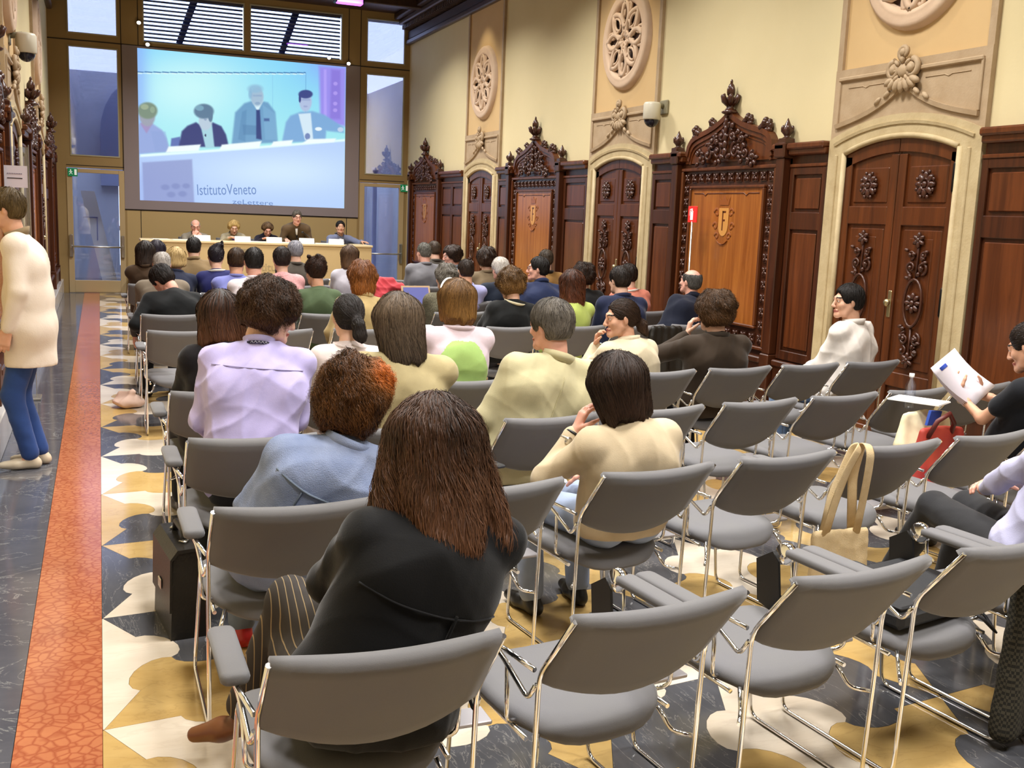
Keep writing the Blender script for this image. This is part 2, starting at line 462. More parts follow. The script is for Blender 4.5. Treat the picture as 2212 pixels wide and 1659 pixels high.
# ------------------------------------------------------------------ walls and ceiling
PLASTER = M('plaster_cream', '#ddcfa6', .8, var=(1.2, '#d5c69b', .35), bump=(40, .05), spec=.3)
OCHRE = M('plaster_ochre', '#d4b686', .75, var=(1.5, '#c8a878', .35), bump=(40, .05), spec=.3)
STONE = M('stone_istrian', '#b7a184', .6, var=(7, '#a38b6c', .3), bump=(60, .18), spec=.35)
STONE_Y = M('stone_jamb', '#c3b28c', .6, var=(9, '#ad9973', .3), bump=(60, .2), spec=.35)
MEDAL = M('stone_medallion', '#d6bda4', .6, var=(5, '#c4a88e', .3), bump=(50, .1), spec=.3)
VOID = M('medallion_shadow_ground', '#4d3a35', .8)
WOOD_D = wood('walnut_dark', '#33180c', '#502813', .32)
WOOD_M = wood('walnut_mid', '#48230f', '#6a381a', .3)
WOOD_DOOR = wood('walnut_door', '#44210e', '#643416', .3)
WOOD_L = wood('walnut_light', '#85491c', '#a9682c', .26)
CARVE = M('walnut_carved', '#3a1d11', .3, var=(14, '#4c281a', .3), coat=.15)
CEIL = wood('ceiling_walnut', '#2b1a12', '#3d2618', .5, axis='Y')
IRON = M('black_iron', '#15120f', .45, .6)

w = MB(); w.box((XR, YB, -.1), (XR + .25, YE + .2, ZC + .2)); WR = w.build('wall_right', PLASTER, kind='structure')
w = MB(); w.box((XL - .25, YB, -.1), (XL, YE + .2, ZC + .2)); WL = w.build('wall_left', PLASTER, kind='structure')
w = MB(); w.box((XL - .25, YB - .25, -.1), (XR + .25, YB, ZC + .2)); w.build('wall_back', WOOD_D, kind='structure')
w = MB(); w.box((XL - .25, YB, ZC), (XR + .25, YE + .2, ZC + .2)); CE = w.build('ceiling', CEIL, kind='structure')
bm_ = MB(); bm_.box((XL, -.11, -.16), (XR, .11, 0), .015); jm = bm_.mesh('ceiling_beam')
for k in range(15):
    link('ceiling_beam', jm, CEIL, CE, (0, YB + .8 + k * 1.72, ZC))

def arch_z(y, hw, z0, rise):
    R = (hw * hw + rise * rise) / (2 * rise); return z0 + rise - R + math.sqrt(max(0, R * R - y * y))
def scroll(mb, c, r, turns, a0, sg, tr, x, n=16):
    pts = []
    for i in range(n + 1):
        t = i / n; a = a0 + sg * turns * 2 * PI * t; rr = r * (1 - .82 * t)
        pts.append((x - .012 * t, c[0] + rr * math.cos(a), c[1] + rr * math.sin(a)))
    mb.tube(pts, [tr * (1 - .3 * i / n) for i in range(n + 1)], 6)
    mb.ell((x - .016, c[0], c[1]), (tr * 1.2, tr * 1.5, tr * 1.5), 7, 4)
def leaf(mb, c, ang, L, wd, x, up=.02):
    R = Matrix.Rotation(ang, 3, 'X')
    mb.ell((x - up * .4, c[0] + math.cos(ang) * L / 2, c[1] + math.sin(ang) * L / 2), (up, L / 2, wd / 2), 7, 5, R)

# every wall piece below is built for the right wall: x = 0 is the plaster, the room lies towards -x
def rosette_mesh(s):
    mb = MB(); mb.box((-.006, -s / 2, -s / 2), (0, s / 2, s / 2))
    for k in range(4):
        a = PI / 4 + k * PI / 2; leaf(mb, (math.cos(a) * s * .06, math.sin(a) * s * .06), a, s * .5, s * .3, -.006, .014)
    mb.ell((-.014, 0, 0), (.012, s * .13, s * .13), 7, 4)
    return mb.mesh('carved_square')
SQ = rosette_mesh(.098)

def panel_tympanum():
    mb = MB(); rnd = random.Random(3)
    for sg in (-1, 1):
        for (cy, cz, r) in ((.16, 2.53, .085), (.34, 2.50, .07), (.10, 2.68, .06), (.27, 2.64, .055), (.47, 2.46, .05)):
            scroll(mb, (sg * cy, cz), r, 1.3, PI / 2, sg, .017, -.075)
            for q in range(4):
                a = rnd.uniform(0, 2 * PI); leaf(mb, (sg * cy + math.cos(a) * r, cz + math.sin(a) * r), a, .07, .04, -.08, .022)
    for k in range(5): leaf(mb, (0, 2.46 + k * .075), PI / 2, .11, .07 - k * .008, -.085, .028)
    for sg in (-1, 1):
        leaf(mb, (0, 2.74), PI / 2 + sg * .6, .1, .045, -.08, .022); leaf(mb, (0, 2.45), PI / 2 + sg * 1.2, .12, .05, -.08, .022)
    return mb.mesh('carved_tympanum')
def ogee(hw, z0, zc, n=14, exp=3.):
    """pointed ogee from (-hw, z0) over (0, zc) to (hw, z0)"""
    L = []; n = 26
    for i in range(n + 1):
        u = i / n
        z = z0 + (zc - z0) * float(np.interp(u, [0, .02, .05, .12, .22, .36, .52, .68, .82, .92, 1], [0, .15, .28, .40, .475, .54, .61, .70, .81, .91, 1.05]))
        L.append((-hw * (1 - u), z))
    return L + [(-y, z) for y, z in L[-2::-1]]
def finial_mesh():
    mb = MB()
    mb.lathe([(.02, 2.88), (.075, 2.9), (.085, 2.915), (.05, 2.935), (.035, 2.96), (.042, 3.0), (.055, 3.04), (.03, 3.07)], (-.07, 0, 0), 12)
    for k in range(6):
        a = k * PI / 3; d = Vector((math.cos(a), math.sin(a), 0))
        mb.tube([Vector((-.07, 0, 2.98)) + d * .02, Vector((-.07, 0, 3.03)) + d * .07, Vector((-.07, 0, 3.075)) + d * .088, Vector((-.07, 0, 3.09)) + d * .07], [.022, .03, .024, .008], 7)
    mb.ell((-.07, 0, 3.13), (.038, .038, .075), 9, 7)
    for k in range(4):
        a = k * PI / 2; mb.ell((-.07 + .03 * math.cos(a), .03 * math.sin(a), 3.12), (.02, .02, .05), 6, 5)
    mb.ell((-.07, 0, 3.21), (.016, .016, .03), 6, 4)
    return mb.mesh('carved_finial')
def pinnacle_mesh():
    mb = MB(); mb.box((-.055, -.055, 0), (.055, .055, .05), .006)
    mb.lathe([(.05, .05), (.025, .065), (.03, .08), (.058, .11), (.06, .135), (.035, .165), (.018, .2), (.003, .235)], (0, 0, 0), 10)
    for k in range(6):
        a = k * PI / 3; mb.ell((.05 * math.cos(a), .05 * math.sin(a), .14), (.018, .018, .03), 6, 4)
    return mb.mesh('pinnacle')
def crocket_mesh():
    mb = MB(); rnd = random.Random(5)
    for k in range(9):
        a = -.3 + k * .32; r = .04 + .02 * (k % 2)
        mb.ell((rnd.uniform(-.02, .02), math.cos(a) * r, .04 + math.sin(a) * r), (.03, .026, .03), 7, 5)
    mb.tube([(0, -.05, 0), (0, -.02, .05), (0, .03, .085), (0, .045, .11)], [.03, .034, .026, .006], 8)
    return mb.mesh('crocket')
def emblem(parent, mir):
    """inlaid marquetry coat of arms: shield with the letter F, crown and scrolls"""
    x = -.0525; a = MB(); hw = .09
    sh = [(-hw, 1.95), (-hw, 1.78)] + [(hw * math.sin(t), 1.78 - .12 * math.cos(t)) for t in [(-1 + 2 * i / 10) * PI / 2 for i in range(11)]][1:-1] + [(hw, 1.78), (hw, 1.95)]
    a.prism(sh, 0, x - .002, x); a.build('shield', INLAY_L, parent)
    f = MB(); g_ = -1 if mir else 1; f.box((x - .004, -.022 * g_, 1.72), (x - .002, -.004 * g_, 1.92)); f.box((x - .004, -.022 * g_, 1.9), (x - .002, .04 * g_, 1.92)); f.box((x - .004, -.004 * g_, 1.815), (x - .002, .03 * g_, 1.833))
    f.build('letter', INLAY_D, parent)
    s = MB()
    for sg in (-1, 1):
        for (cy, cz, r) in ((.13, 1.9, .05), (.15, 1.76, .045), (.11, 1.66, .04)):
            pts = [(x - .001, sg * (cy + r * (1 - .7 * t / 12) * math.cos(t * .5)), cz + r * (1 - .7 * t / 12) * math.sin(t * .5)) for t in range(13)]
            s.tube(pts, .014, 5, flat=.15)
        s.tube([(x - .001, sg * .1, 1.62), (x - .001, sg * .05, 1.585), (x - .001, 0, 1.575)], .012, 5, flat=.15)
    s.build('scroll', INLAY_M, parent)
    c = MB(); c.prism([(-.08, 1.98), (.08, 1.98), (.1, 2.06), (.05, 2.02), (0, 2.08), (-.05, 2.02), (-.1, 2.06)], 0, x - .002, x); c.build('crown', INLAY_M, parent)
INLAY_L = M('inlay_maple', '#c98f4a', .3); INLAY_D = M('inlay_walnut', '#5b2c12', .3); INLAY_M = M('inlay_pear', '#8f4f20', .3)

PROTO = {}
def carved_panel(parent):
    b = MB(); b.box((-.03, -1.03, .5), (0, 1.03, 2.44))
    b.build('back_board', WOOD_D, parent)
    for sg in (-1, 1):
        p = MB(); p.box((-.11, sg * .97 - .06, .56), (0, sg * .97 + .06, 2.42), .008); p.box((-.125, sg * .97 - .07, 0), (0, sg * .97 + .07, .56), .01)
        p.box((-.13, sg * .97 - .08, 2.42), (0, sg * .97 + .08, 2.56), .012)
        p.build('pilaster', WOOD_D, parent)
    b = MB(); b.box((-.1, -.9, 0), (0, .9, .46)); b.box((-.13, -.9, .46), (0, .9, .52), .012); b.box((-.12, -.9, .0), (0, .9, .12), .01)
    b.build('plinth', WOOD_D, parent)
    f = MB()                                                   # frame: raised mouldings inside and outside the carved border
    for (hy, z0, z1, wd, xx) in ((.87, .57, 2.37, .035, -.075), (.69, .77, 2.18, .03, -.07)):
        f.box((xx, -hy, z1 - wd), (-.03, hy, z1), .008); f.box((xx, -hy, z0), (-.03, hy, z0 + wd), .008)
        f.box((xx, -hy, z0 + wd), (-.03, -hy + wd, z1 - wd), .008); f.box((xx, hy - wd, z0 + wd), (-.03, hy, z1 - wd), .008)
    f.build('frame', WOOD_M, parent)
    q = MB(); q.box((-.05, -.66, .8), (-.03, .66, 2.15)); fp = q.build('field_panel', WOOD_L, parent)
    g = MB()
    for sg in (-1, 1):
        g.tube([(-.051, sg * .6, 2.1), (-.051, sg * .42, 2.1), (-.051, sg * .38, 2.075), (-.051, sg * .34, 2.1), (-.051, 0, 2.1)], .006, 5)
    g.build('incised_line', INLAY_D, fp)
    emblem(fp, parent.scale[0] > 0)
    for k in range(12):
        y = -.775 + k * .141
        link('carved_square', SQ, CARVE, parent, (-.035, y, 2.265)); link('carved_square', SQ, CARVE, parent, (-.035, y, .68))
    for k in range(11):
        z = .815 + k * .1325
        for sg in (-1, 1): link('carved_square', SQ, CARVE, parent, (-.035, sg * .775, z))
    cr = MB()
    outer = ogee(.78, 2.5, 2.90); cr.prism([(.84, 2.42), *outer[::-1], (-.84, 2.42)], 0, -.045, 0)
    cb = cr.build('crest_board', WOOD_M, parent)
    mo = MB()
    for dz, t, xx in ((0, .026, -.085), (-.05, .02, -.07), (-.085, .018, -.055)):
        mo.sweep([(y * (1 + dz * .6), z + dz) for y, z in outer], [(-t, 0), (t, 0), (t, xx), (-t, xx)], 0)
    mo.build('crest_moulding', WOOD_M, cb)
    link('tympanum_carving', PROTO.setdefault('tym', panel_tympanum()), CARVE, cb)
    link('finial', PROTO.setdefault('fin', finial_mesh()), CARVE, parent)
    pm = PROTO.setdefault('pin', pinnacle_mesh()); cm = PROTO.setdefault('cro', crocket_mesh())
    for sg in (-1, 1):
        link('pinnacle', pm, CARVE, parent, (-.065, sg * .99, 2.55))
        for (y, z, s) in ((.30, 2.775, .9), (.60, 2.69, 1.1)):
            o = link('crocket', cm, CARVE, parent, (-.06, sg * y, z)); o.scale = (s, sg * s, s); o.rotation_euler = (-sg * .5, 0, 0)
    co = MB()
    for sg in (-1, 1):
        y0, y1 = sorted((sg * .84, sg * 1.04))
        co.box((-.1, y0, 2.44), (0, y1, 2.5), .01); co.box((-.13, y0, 2.49), (0, y1, 2.55), .015)
    co.build('cornice', WOOD_M, parent)

def carved_foliage():
    mb = MB(); rnd = random.Random(11); x = -.012
    ring = [(x - .01, .095 * math.cos(a) * (1.0), 1.22 + .19 * math.sin(a)) for a in [i * 2 * PI / 20 for i in range(20)]]
    mb.tube(ring, .012, 6, closed=True)
    for k in range(8):
        a = k * PI / 4; leaf(mb, (math.cos(a) * .02, 1.22 + math.sin(a) * .02), a, .07, .04, x, .02)
    mb.ell((x - .012, 0, 1.22), (.02, .025, .025), 8, 5)
    for zc, s in ((1.5, 1), (.93, -1)):
        for sg in (-1, 1):
            scroll(mb, (sg * .06, zc), .055, 1.3, -PI / 2 * s, sg * s, .012, x); scroll(mb, (sg * .07, zc + s * .1), .04, 1.2, -PI / 2 * s, -sg * s, .01, x)
            for q in range(5):
                a = rnd.uniform(0, 2 * PI); leaf(mb, (sg * rnd.uniform(.03, .1), zc + rnd.uniform(-.1, .14) * s), a, .05, .03, x, .018)
    for zc in (1.72, .76):
        for k in range(6): leaf(mb, (0, zc), k * PI / 3 + PI / 2, .07, .035, x, .018)
        mb.ell((x - .012, 0, zc), (.018, .02, .02), 7, 4)
    mb.tube([(x, 0, .7), (x, 0, 1.03)], .009, 5); mb.tube([(x, 0, 1.41), (x, 0, 1.78)], .009, 5)
    return mb.mesh('carved_foliage')
def carved_flower():
    mb = MB(); x = -.01
    for k in range(8):
        a = k * PI / 4; leaf(mb, (math.cos(a) * .02, math.sin(a) * .02), a, .09, .05, x, .02)
        mb.ell((x - .012, math.cos(a + .4) * .095, math.sin(a + .4) * .105), (.012, .016, .016), 6, 4)
    mb.tube([(x - .016, .045 * math.cos(t), .045 * math.sin(t)) for t in [i * PI / 6 for i in range(12)]], .009, 5, closed=True)
    mb.ell((x - .014, 0, 0), (.02, .026, .026), 8, 5)
    return mb.mesh('carved_flower')

def door_leaf(parent, sg):
    """one leaf; sg = -1 near -y side, +1 the other"""
    hw, z0, rise = .645, 2.42, .115
    y0, y1 = (0.004, hw) if sg > 0 else (-hw, -.004)
    N = 8; ys = [y0 + (y1 - y0) * i / N for i in range(N + 1)]
    b = MB(); b.prism([(y0, .01), (y1, .01)] + [(y, arch_z(y, hw, z0, rise)) for y in ys[::-1]], 0, -.012, .035)
    lf = b.build('door_leaf', WOOD_DOOR, parent)
    s = MB(); st = .085
    s.box((-.036, y0, .01), (0, y0 + st, 2.40), .006); s.box((-.036, y1 - st, .01), (0, y1, 2.40), .006)
    for za, zb in ((.01, .14), (.52, .64), (1.83, 1.98)): s.box((-.036, y0 + st, za), (0, y1 - st, zb), .006)
    yi = [y0 + (y1 - y0) * i / 8 for i in range(9)]
    s.prism([(y, arch_z(y, hw, z0, rise) - .115) for y in yi] + [(y, arch_z(y, hw, z0, rise)) for y in yi[::-1]], 0, -.036, 0)
    s.build('stiles', WOOD_DOOR, lf)
    ym = (y0 + y1) / 2; pw = (y1 - y0) / 2 - st - .03
    for nm, za, zb in (('upper_panel', 2.01, 2.30), ('lower_panel', .68, 1.80), ('base_panel', .18, .48)):
        p = MB(); p.box((-.022, ym - pw, za), (0, ym + pw, zb), .008)
        if nm == 'lower_panel': p.box((-.028, ym - pw * .62, za + .07), (-.01, ym + pw * .62, zb - .07), .004)
        pn = p.build(nm, WOOD_DOOR, lf)
    link('carved_flower', PROTO.setdefault('flo', carved_flower()), CARVE, lf, (-.022, ym, 2.155))
    link('carved_foliage', PROTO.setdefault('fol', carved_foliage()), CARVE, lf, (-.028, ym, 0))

def portal(parent, medallion=True):
    hw, z0, rise = .645, 2.42, .115; ow = .865
    N = 16; ys = [-hw + 2 * hw * i / N for i in range(N + 1)]
    for sg in (-1, 1):
        a, b = sorted((sg * hw, sg * ow)); j = MB(); j.box((-.055, a, 0), (.05, b, 2.42)); j.box((-.075, a - .0, 0), (.04, b, .22), .01)
        c0, c1 = sorted((sg * (hw + .09), sg * (hw + .125))); j.box((-.068, c0, .22), (0, c1, 2.42), .006)
        j.tube([(-.05, sg * (hw + .012), .22), (-.05, sg * (hw + .012), 2.43)], .024, 8)
        j.build('stone_jamb', STONE_Y, parent)
    ar = MB(); ar.prism([(-ow, 2.42), *[(y, arch_z(y, hw, z0, rise)) for y in ys], (ow, 2.42), *[(y, arch_z(y, ow, 2.55, .17)) for y in [ow - 2 * ow * i / N for i in range(N + 1)]]], 0, -.055, .05)
    ar.tube([(-.05, y, arch_z(y, hw, z0, rise) + .012) for y in ys], .024, 8)
    ar.sweep([(y, arch_z(y, .8, 2.5, .15) + .0) for y in [-.79 + 1.58 * i / N for i in range(N + 1)]], [(-.012, 0), (.012, 0), (.012, -.072), (-.012, -.066)], 0)
    ar.build('stone_arch', STONE_Y, parent)
    sp = MB(); sp.prism([(-ow, 2.55), *[(y, arch_z(y, ow, 2.55, .17)) for y in [-ow + 2 * ow * i / N for i in range(1, N)]], (ow, 2.55), (ow, 3.14), (-ow, 3.14)], 0, -.045, 0)
    s_ = sp.build('stone_panel', STONE, parent)
    m = MB(); R = [(-.018, 0), (.018, 0), (.018, -.075), (-.018, -.068)]
    og = [(-.80 + .8 * t, 2.66 + .10 * math.sin(t * PI / 2) + .20 * t ** 3.2) for t in [i / 12 for i in range(13)]]
    og = og + [(-y, z) for y, z in og[-2::-1]]
    m.sweep(og, R, 0)
    m.box((-.07, -.8, 3.04), (0, -.16, 3.075), .008); m.box((-.07, .16, 3.04), (0, .8, 3.075), .008)
    for sg in (-1, 1):
        m.box((-.062, sg * .79 - .012, 2.68), (0, sg * .79 + .012, 3.06), .005)
        m.tube([(-.047, sg * .68, 2.98), (-.047, sg * .5, 2.98), (-.047, sg * .46, 2.965), (-.047, sg * .42, 2.98), (-.047, sg * .22, 2.98)], .005, 4)
    m.build('panel_moulding', STONE, s_)
    cr = MB()                                                  # carved crest where the ogee meets: three volutes over acanthus leaves
    scroll(cr, (-.1, 3.06), .075, 1.4, PI / 2, 1, .026, -.08); scroll(cr, (.1, 3.06), .075, 1.4, PI / 2, -1, .026, -.08)
    scroll(cr, (0, 3.19), .06, 1.4, -PI / 2, 1, .024, -.08)
    cr.ell((-.07, 0, 3.05), (.04, .07, .06), 10, 6)
    for k in range(8): leaf(cr, (.05 * math.cos(k * PI / 4), 3.05 + .05 * math.sin(k * PI / 4)), k * PI / 4, .07, .035, -.085, .022)
    for k in range(7):
        a = -PI / 2 + (k - 3) * .38; leaf(cr, (math.sin((k - 3) * .3) * .1, 3.0), a, .13, .06, -.075, .03)
    for sg in (-1, 1):
        for t in (.62, .75, .87): leaf(cr, (sg * .8 * (1 - t), 2.66 + .10 * math.sin(t * PI / 2) + .2 * t ** 3.2 + .02), PI / 2 + sg * .9, .09, .04, -.07, .02)
    cr.build('carved_crest', STONE, s_)
    st = MB()
    for sg in (-1, 1):
        a, b = sorted((sg * .80, sg * ow)); st.box((-.04, a, 3.14), (0, b, 5.2))
    st.build('stone_lesene', STONE, parent)
    o = MB(); o.box((-.012, -.80, 3.14), (0, .80, 5.2)); o.build('plaster_field', OCHRE, parent)
    for sg in (-1, 1): door_leaf(parent, sg)
    for z in (.35, 1.25, 2.2):
        h = MB(); h.box((-.06, -hw - .005, z - .09), (-.0, -hw + .03, z + .09), .008); h.lathe([(.004, z - .12), (.014, z - .1), (.014, z + .1), (.004, z + .12)], (-.06, -hw + .01, 0), 8)
        h.build('hinge', IRON, parent)
    k = MB(); k.box((-.044, -.07, 1.08), (-.02, -.03, 1.3), .006); k.lathe([(.01, -.085), (.03, -.075), (.032, -.06), (.02, -.045), (.012, -.035), (.012, -.02)], (0, -.05, 1.2), 12, 'X')
    k.build('door_knob', M('worn_brass', '#b7a983', .3, .9), parent)

def medallion_mesh():
    r = MB(); prof = [(.43, -.012), (.43, -.04), (.455, -.075), (.49, -.085), (.52, -.07), (.55, -.085), (.585, -.06), (.6, -.012)]
    V = []; F = []; n = 40; m = len(prof)
    for i in range(n):
        a = 2 * PI * i / n
        for q, x in prof: V.append((x, q * math.cos(a), q * math.sin(a)))
    for i in range(n):
        for k in range(m - 1): F.append((i * m + k, i * m + k + 1, ((i + 1) % n) * m + k + 1, ((i + 1) % n) * m + k))
    r.add(V, F, True); ring = r.mesh('moulded_ring')
    t = MB()
    def vesica(a, r0, r1, wd, tr, x):
        pts = []
        for sg in (1, -1):
            rng = range(9) if sg > 0 else range(8, -1, -1)
            for i in rng:
                u = i / 8; rr = r0 + (r1 - r0) * u; o = sg * wd * math.sin(PI * u) ** .8
                pts.append((x, rr * math.cos(a) - o * math.sin(a), rr * math.sin(a) + o * math.cos(a)))
        t.tube(pts, tr, 6, closed=True)
    for k in range(4):
        a = PI / 4 + k * PI / 2
        vesica(a, .05, .45, .115, .034, -.05); vesica(a, .17, .38, .06, .016, -.06)
        b = k * PI / 2
        vesica(b, .13, .45, .085, .032, -.055); vesica(b + .22, .28, .45, .034, .02, -.045); vesica(b - .22, .28, .45, .034, .02, -.045)
    for k in range(8):
        a = PI / 8 + k * PI / 4; t.tube([(-.05, .2 * math.cos(a - .3), .2 * math.sin(a - .3)), (-.06, .23 * math.cos(a), .23 * math.sin(a)), (-.05, .2 * math.cos(a + .3), .2 * math.sin(a + .3))], .02, 6)
    t.tube([(-.06, .1 * math.cos(i * PI / 8), .1 * math.sin(i * PI / 8)) for i in range(16)], .018, 6, closed=True)
    for k in range(8):
        a = k * PI / 4; t.ell((-.06, .05 * math.cos(a), .05 * math.sin(a)), (.02, .022, .022), 6, 4)
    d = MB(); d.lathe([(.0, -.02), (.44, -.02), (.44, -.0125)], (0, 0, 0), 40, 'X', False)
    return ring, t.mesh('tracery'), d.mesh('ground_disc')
MR = medallion_mesh()

def wainscot(parent, y0, y1, ncol):
    b = MB(); b.box((-.025, y0, .5), (0, y1, 2.44)); b.build('back_board', WOOD_D, parent)
    b = MB(); b.box((-.07, y0, 0), (0, y1, .46)); b.box((-.1, y0, .46), (0, y1, .52), .012); b.box((-.09, y0, 0), (0, y1, .12), .01); b.build('plinth', WOOD_D, parent)
    b = MB(); b.box((-.06, y0, 2.33), (0, y1, 2.36), .006); b.box((-.09, y0, 2.44), (0, y1, 2.5), .012); b.box((-.12, y0, 2.49), (0, y1, 2.55), .015); b.build('cornice', WOOD_M, parent)
    cw = (y1 - y0) / ncol
    for c in range(ncol):
        a = y0 + c * cw + .06; e = y0 + (c + 1) * cw - .06
        if e - a < .1: a, e = y0 + c * cw + .03, y0 + (c + 1) * cw - .03
        s = MB()
        for za, zb in ((.53, .62), (1.76, 1.92), (2.26, 2.33)): s.box((-.05, a, za), (-.025, e, zb), .005)
        s.box((-.05, a - .06, .53), (-.025, a, 2.33), .005); s.box((-.05, e, .53), (-.025, e + .06, 2.33), .005)
        s.build('frame', WOOD_D, parent)
        for za, zb in ((.65, 1.73), (1.95, 2.23)):
            p = MB(); p.box((-.04, a + .03, za), (-.025, e - .03, zb), .01); p.build('raised_panel', WOOD_M, parent)

DOORS_Y = (1.8, 6.80, 11.71, 16.80); PANELS_Y = (4.25, 9.27, 14.4, 20.0)
BAYS = ((2.69, 3.19, 1), (5.31, 5.92, 1), (7.68, 8.21, 1), (10.33, 10.83, 1), (12.59, 13.34, 1), (15.46, 15.92, 1), (17.68, 18.94, 2))
nd = nt_ = 0
for side, X0, sx in (('right', XR, 1), ('left', XL, -1)):
    for yc in DOORS_Y[(1 if side == 'right' else 2):]:
        nd += 1
        d = empty('door_%d' % nd, (X0, yc, 0), kind='structure'); d.scale = (sx, 1, 1)
        portal(d)
        cyc = {16.8: 'farthest from the camera', 11.71: 'between the two farther carved panels', 6.8: 'nearest the camera'}[yc]
        md = empty('carved_medallion', (X0, yc, 3.965), label=('round stone tracery medallion on the %s wall ' % side) + {16.8: 'above the farthest arched door', 11.71: 'above the middle arched door', 6.8: 'above the nearest arched door'}[yc],
                   cat='medallion', group='stone medallions above the doors'); md.scale = (sx, 1, 1)
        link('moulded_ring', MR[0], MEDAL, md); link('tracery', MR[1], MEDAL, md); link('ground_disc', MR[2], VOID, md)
    for yc in PANELS_Y[(1 if side == 'right' else 1):]:
        p = empty('carved_wall_panel', (X0, yc, 0), label={('right', 9.27): 'tall carved walnut panel with inlaid shield behind the red extinguisher sign', ('right', 14.4): 'carved walnut panel with ogee crest between the middle and far arched doors',
                                                             ('right', 20.0): 'farthest carved walnut panel, beside the right glass door, with bluish reflection'}.get((side, yc), 'carved walnut panel with ogee crest on the left wall, ' + {9.27: 'nearest, by the white notice card', 14.4: 'second from the glass door', 20.0: 'next to the left glass door'}[yc]),
                  cat='wall panel', group='crested walnut panels along the %s wall' % side); p.scale = (sx, 1, 1)
        carved_panel(p)
    for (y0, y1, n) in BAYS[(1 if side == 'right' else 2):]:
        nt_ += 1
        t = empty('trim_%d' % nt_, (X0, 0, 0), kind='structure'); t.scale = (sx, 1, 1)
        if side == 'right' and y0 == 5.31: wainscot(t, 3.6, y1, 3)
        else: wainscot(t, y0, y1, n)

# cornice under the ceiling, both sides
def cornice(name, X0, sx):
    t = empty(name, (X0, 0, 0), kind='structure'); t.scale = (sx, 1, 1)
    for nm, (xa, za, zb), mt in (('lower_moulding', (.10, 5.18, 5.28), CORN_B), ('frieze', (.06, 5.28, 5.46), CEIL), ('upper_moulding', (.26, 5.56, 5.66), CORN_B), ('crown', (.36, 5.66, 5.78), CEIL)):
        b = MB(); b.box((-xa, YB, za), (0, YE, zb), .02); b.build(nm, mt, t)
    dm = MB(); dm.box((-.2, 0, 5.47), (0, .05, 5.55), .005); dme = dm.mesh('dentil')
    k = 0; y = YE - .06
    while y > 13.5: link('dentil', dme, CORN_B, t, (0, y - .05, 0)); y -= .1
    b = MB(); b.box((-.2, YB, 5.47), (0, y, 5.55)); b.build('dentil_band', CORN_B, t)
CORN_B = wood('cornice_walnut', '#3a2c28', '#54443c', .35, axis='Y')
cornice('trim_30', XR, 1); cornice('trim_31', XL, -1)
# pale marble skirting of the left wall
BL = empty('baseboard_left', (0, 0, 0), kind='structure')
SKIRT = M('skirting_marble', '#d9d6d2', .12, var=(3, '#c9c4c0', .3))
for k in range(16):
    b = MB(); b.box((XL, YB + k * 1.545, 0), (-.66, YB + (k + 1) * 1.545 - .006, .26), .008); b.build('marble_block', SKIRT, BL)
# ------------------------------------------------------------------ glazed end wall
FRAME = M('partition_beige', '#9c8458', .45, var=(1.5, '#93794e', .35), spec=.4)
FRAME_L = M('partition_panel', '#b39a6a', .4, spec=.45)
SEAM = M('dark_seam', '#2a2114', .7)
MAUVE = M('screen_cloth', '#8b7f80', .85)
ALU = M('brushed_steel', '#c9c4b8', .28, .95)
GLASS_CLEAR = glass('glass_clear', '#f4f8ff', .02, .10)
GLASS_MIRROR = glass('glass_reflective', '#e6e8f4', .03, .38)
Y0 = YE
WE = empty('wall_end', (0, 0, 0), kind='structure')
def wpanel(x0, x1, z0, z1, mt=None, y0=None, y1=None, nm='partition_panel'):
    b = MB(); b.box((x0, Y0 if y0 is None else y0, z0), (x1, Y0 + .1 if y1 is None else y1, z1)); return b.build(nm, mt or FRAME, WE)
# left bay
wpanel(XL, -.56, 0, ZC); wpanel(.46, .50, 0, ZC)
wpanel(-.56, .46, 2.36, 2.58); wpanel(-.56, -.48, 2.58, ZC); wpanel(.39, .46, 2.58, ZC)
wpanel(-.48, .39, 4.58, 4.80); wpanel(-.48, .39, 5.62, ZC)
# centre bay
wpanel(.50, 5.0, 0, 1.61, FRAME_L); wpanel(.50, 5.0, 4.69, 4.75)
wpanel(.50, .84, 4.75, ZC); wpanel(2.72, 2.82, 4.75, ZC); wpanel(4.65, 5.0, 4.75, ZC); wpanel(.84, 2.72, 5.66, ZC); wpanel(2.82, 4.65, 5.66, ZC)
# right bay
wpanel(5.0, 5.05, 0, ZC); wpanel(6.0, XR, 0, ZC); wpanel(5.05, 6.0, 2.35, 2.52)
wpanel(5.05, 5.15, 2.52, ZC); wpanel(5.96, 6.0, 2.52, ZC); wpanel(5.15, 5.96, 4.55, 4.78); wpanel(5.15, 5.96, 5.64, ZC)
for (a, b_) in (((.44, 0), (.455, ZC)), ((.745, 4.69), (.76, ZC)), ((.745, 0), (.757, 1.61)), ((4.775, 4.69), (4.79, ZC)), ((4.775, 0), (4.788, 1.61)), ((5.02, 2.36), (5.035, ZC)), ((XL, 4.67), (XR, 4.69)), ((.46, 1.60), (5.02, 1.625)), ((-.56, 2.40), (.46, 2.412)), ((5.05, 2.40), (6.0, 2.412))):
    q = MB(); q.box((a[0], Y0 - .006, a[1]), (b_[0], Y0 + .01, b_[1])); q.build('seam', SEAM, WE)
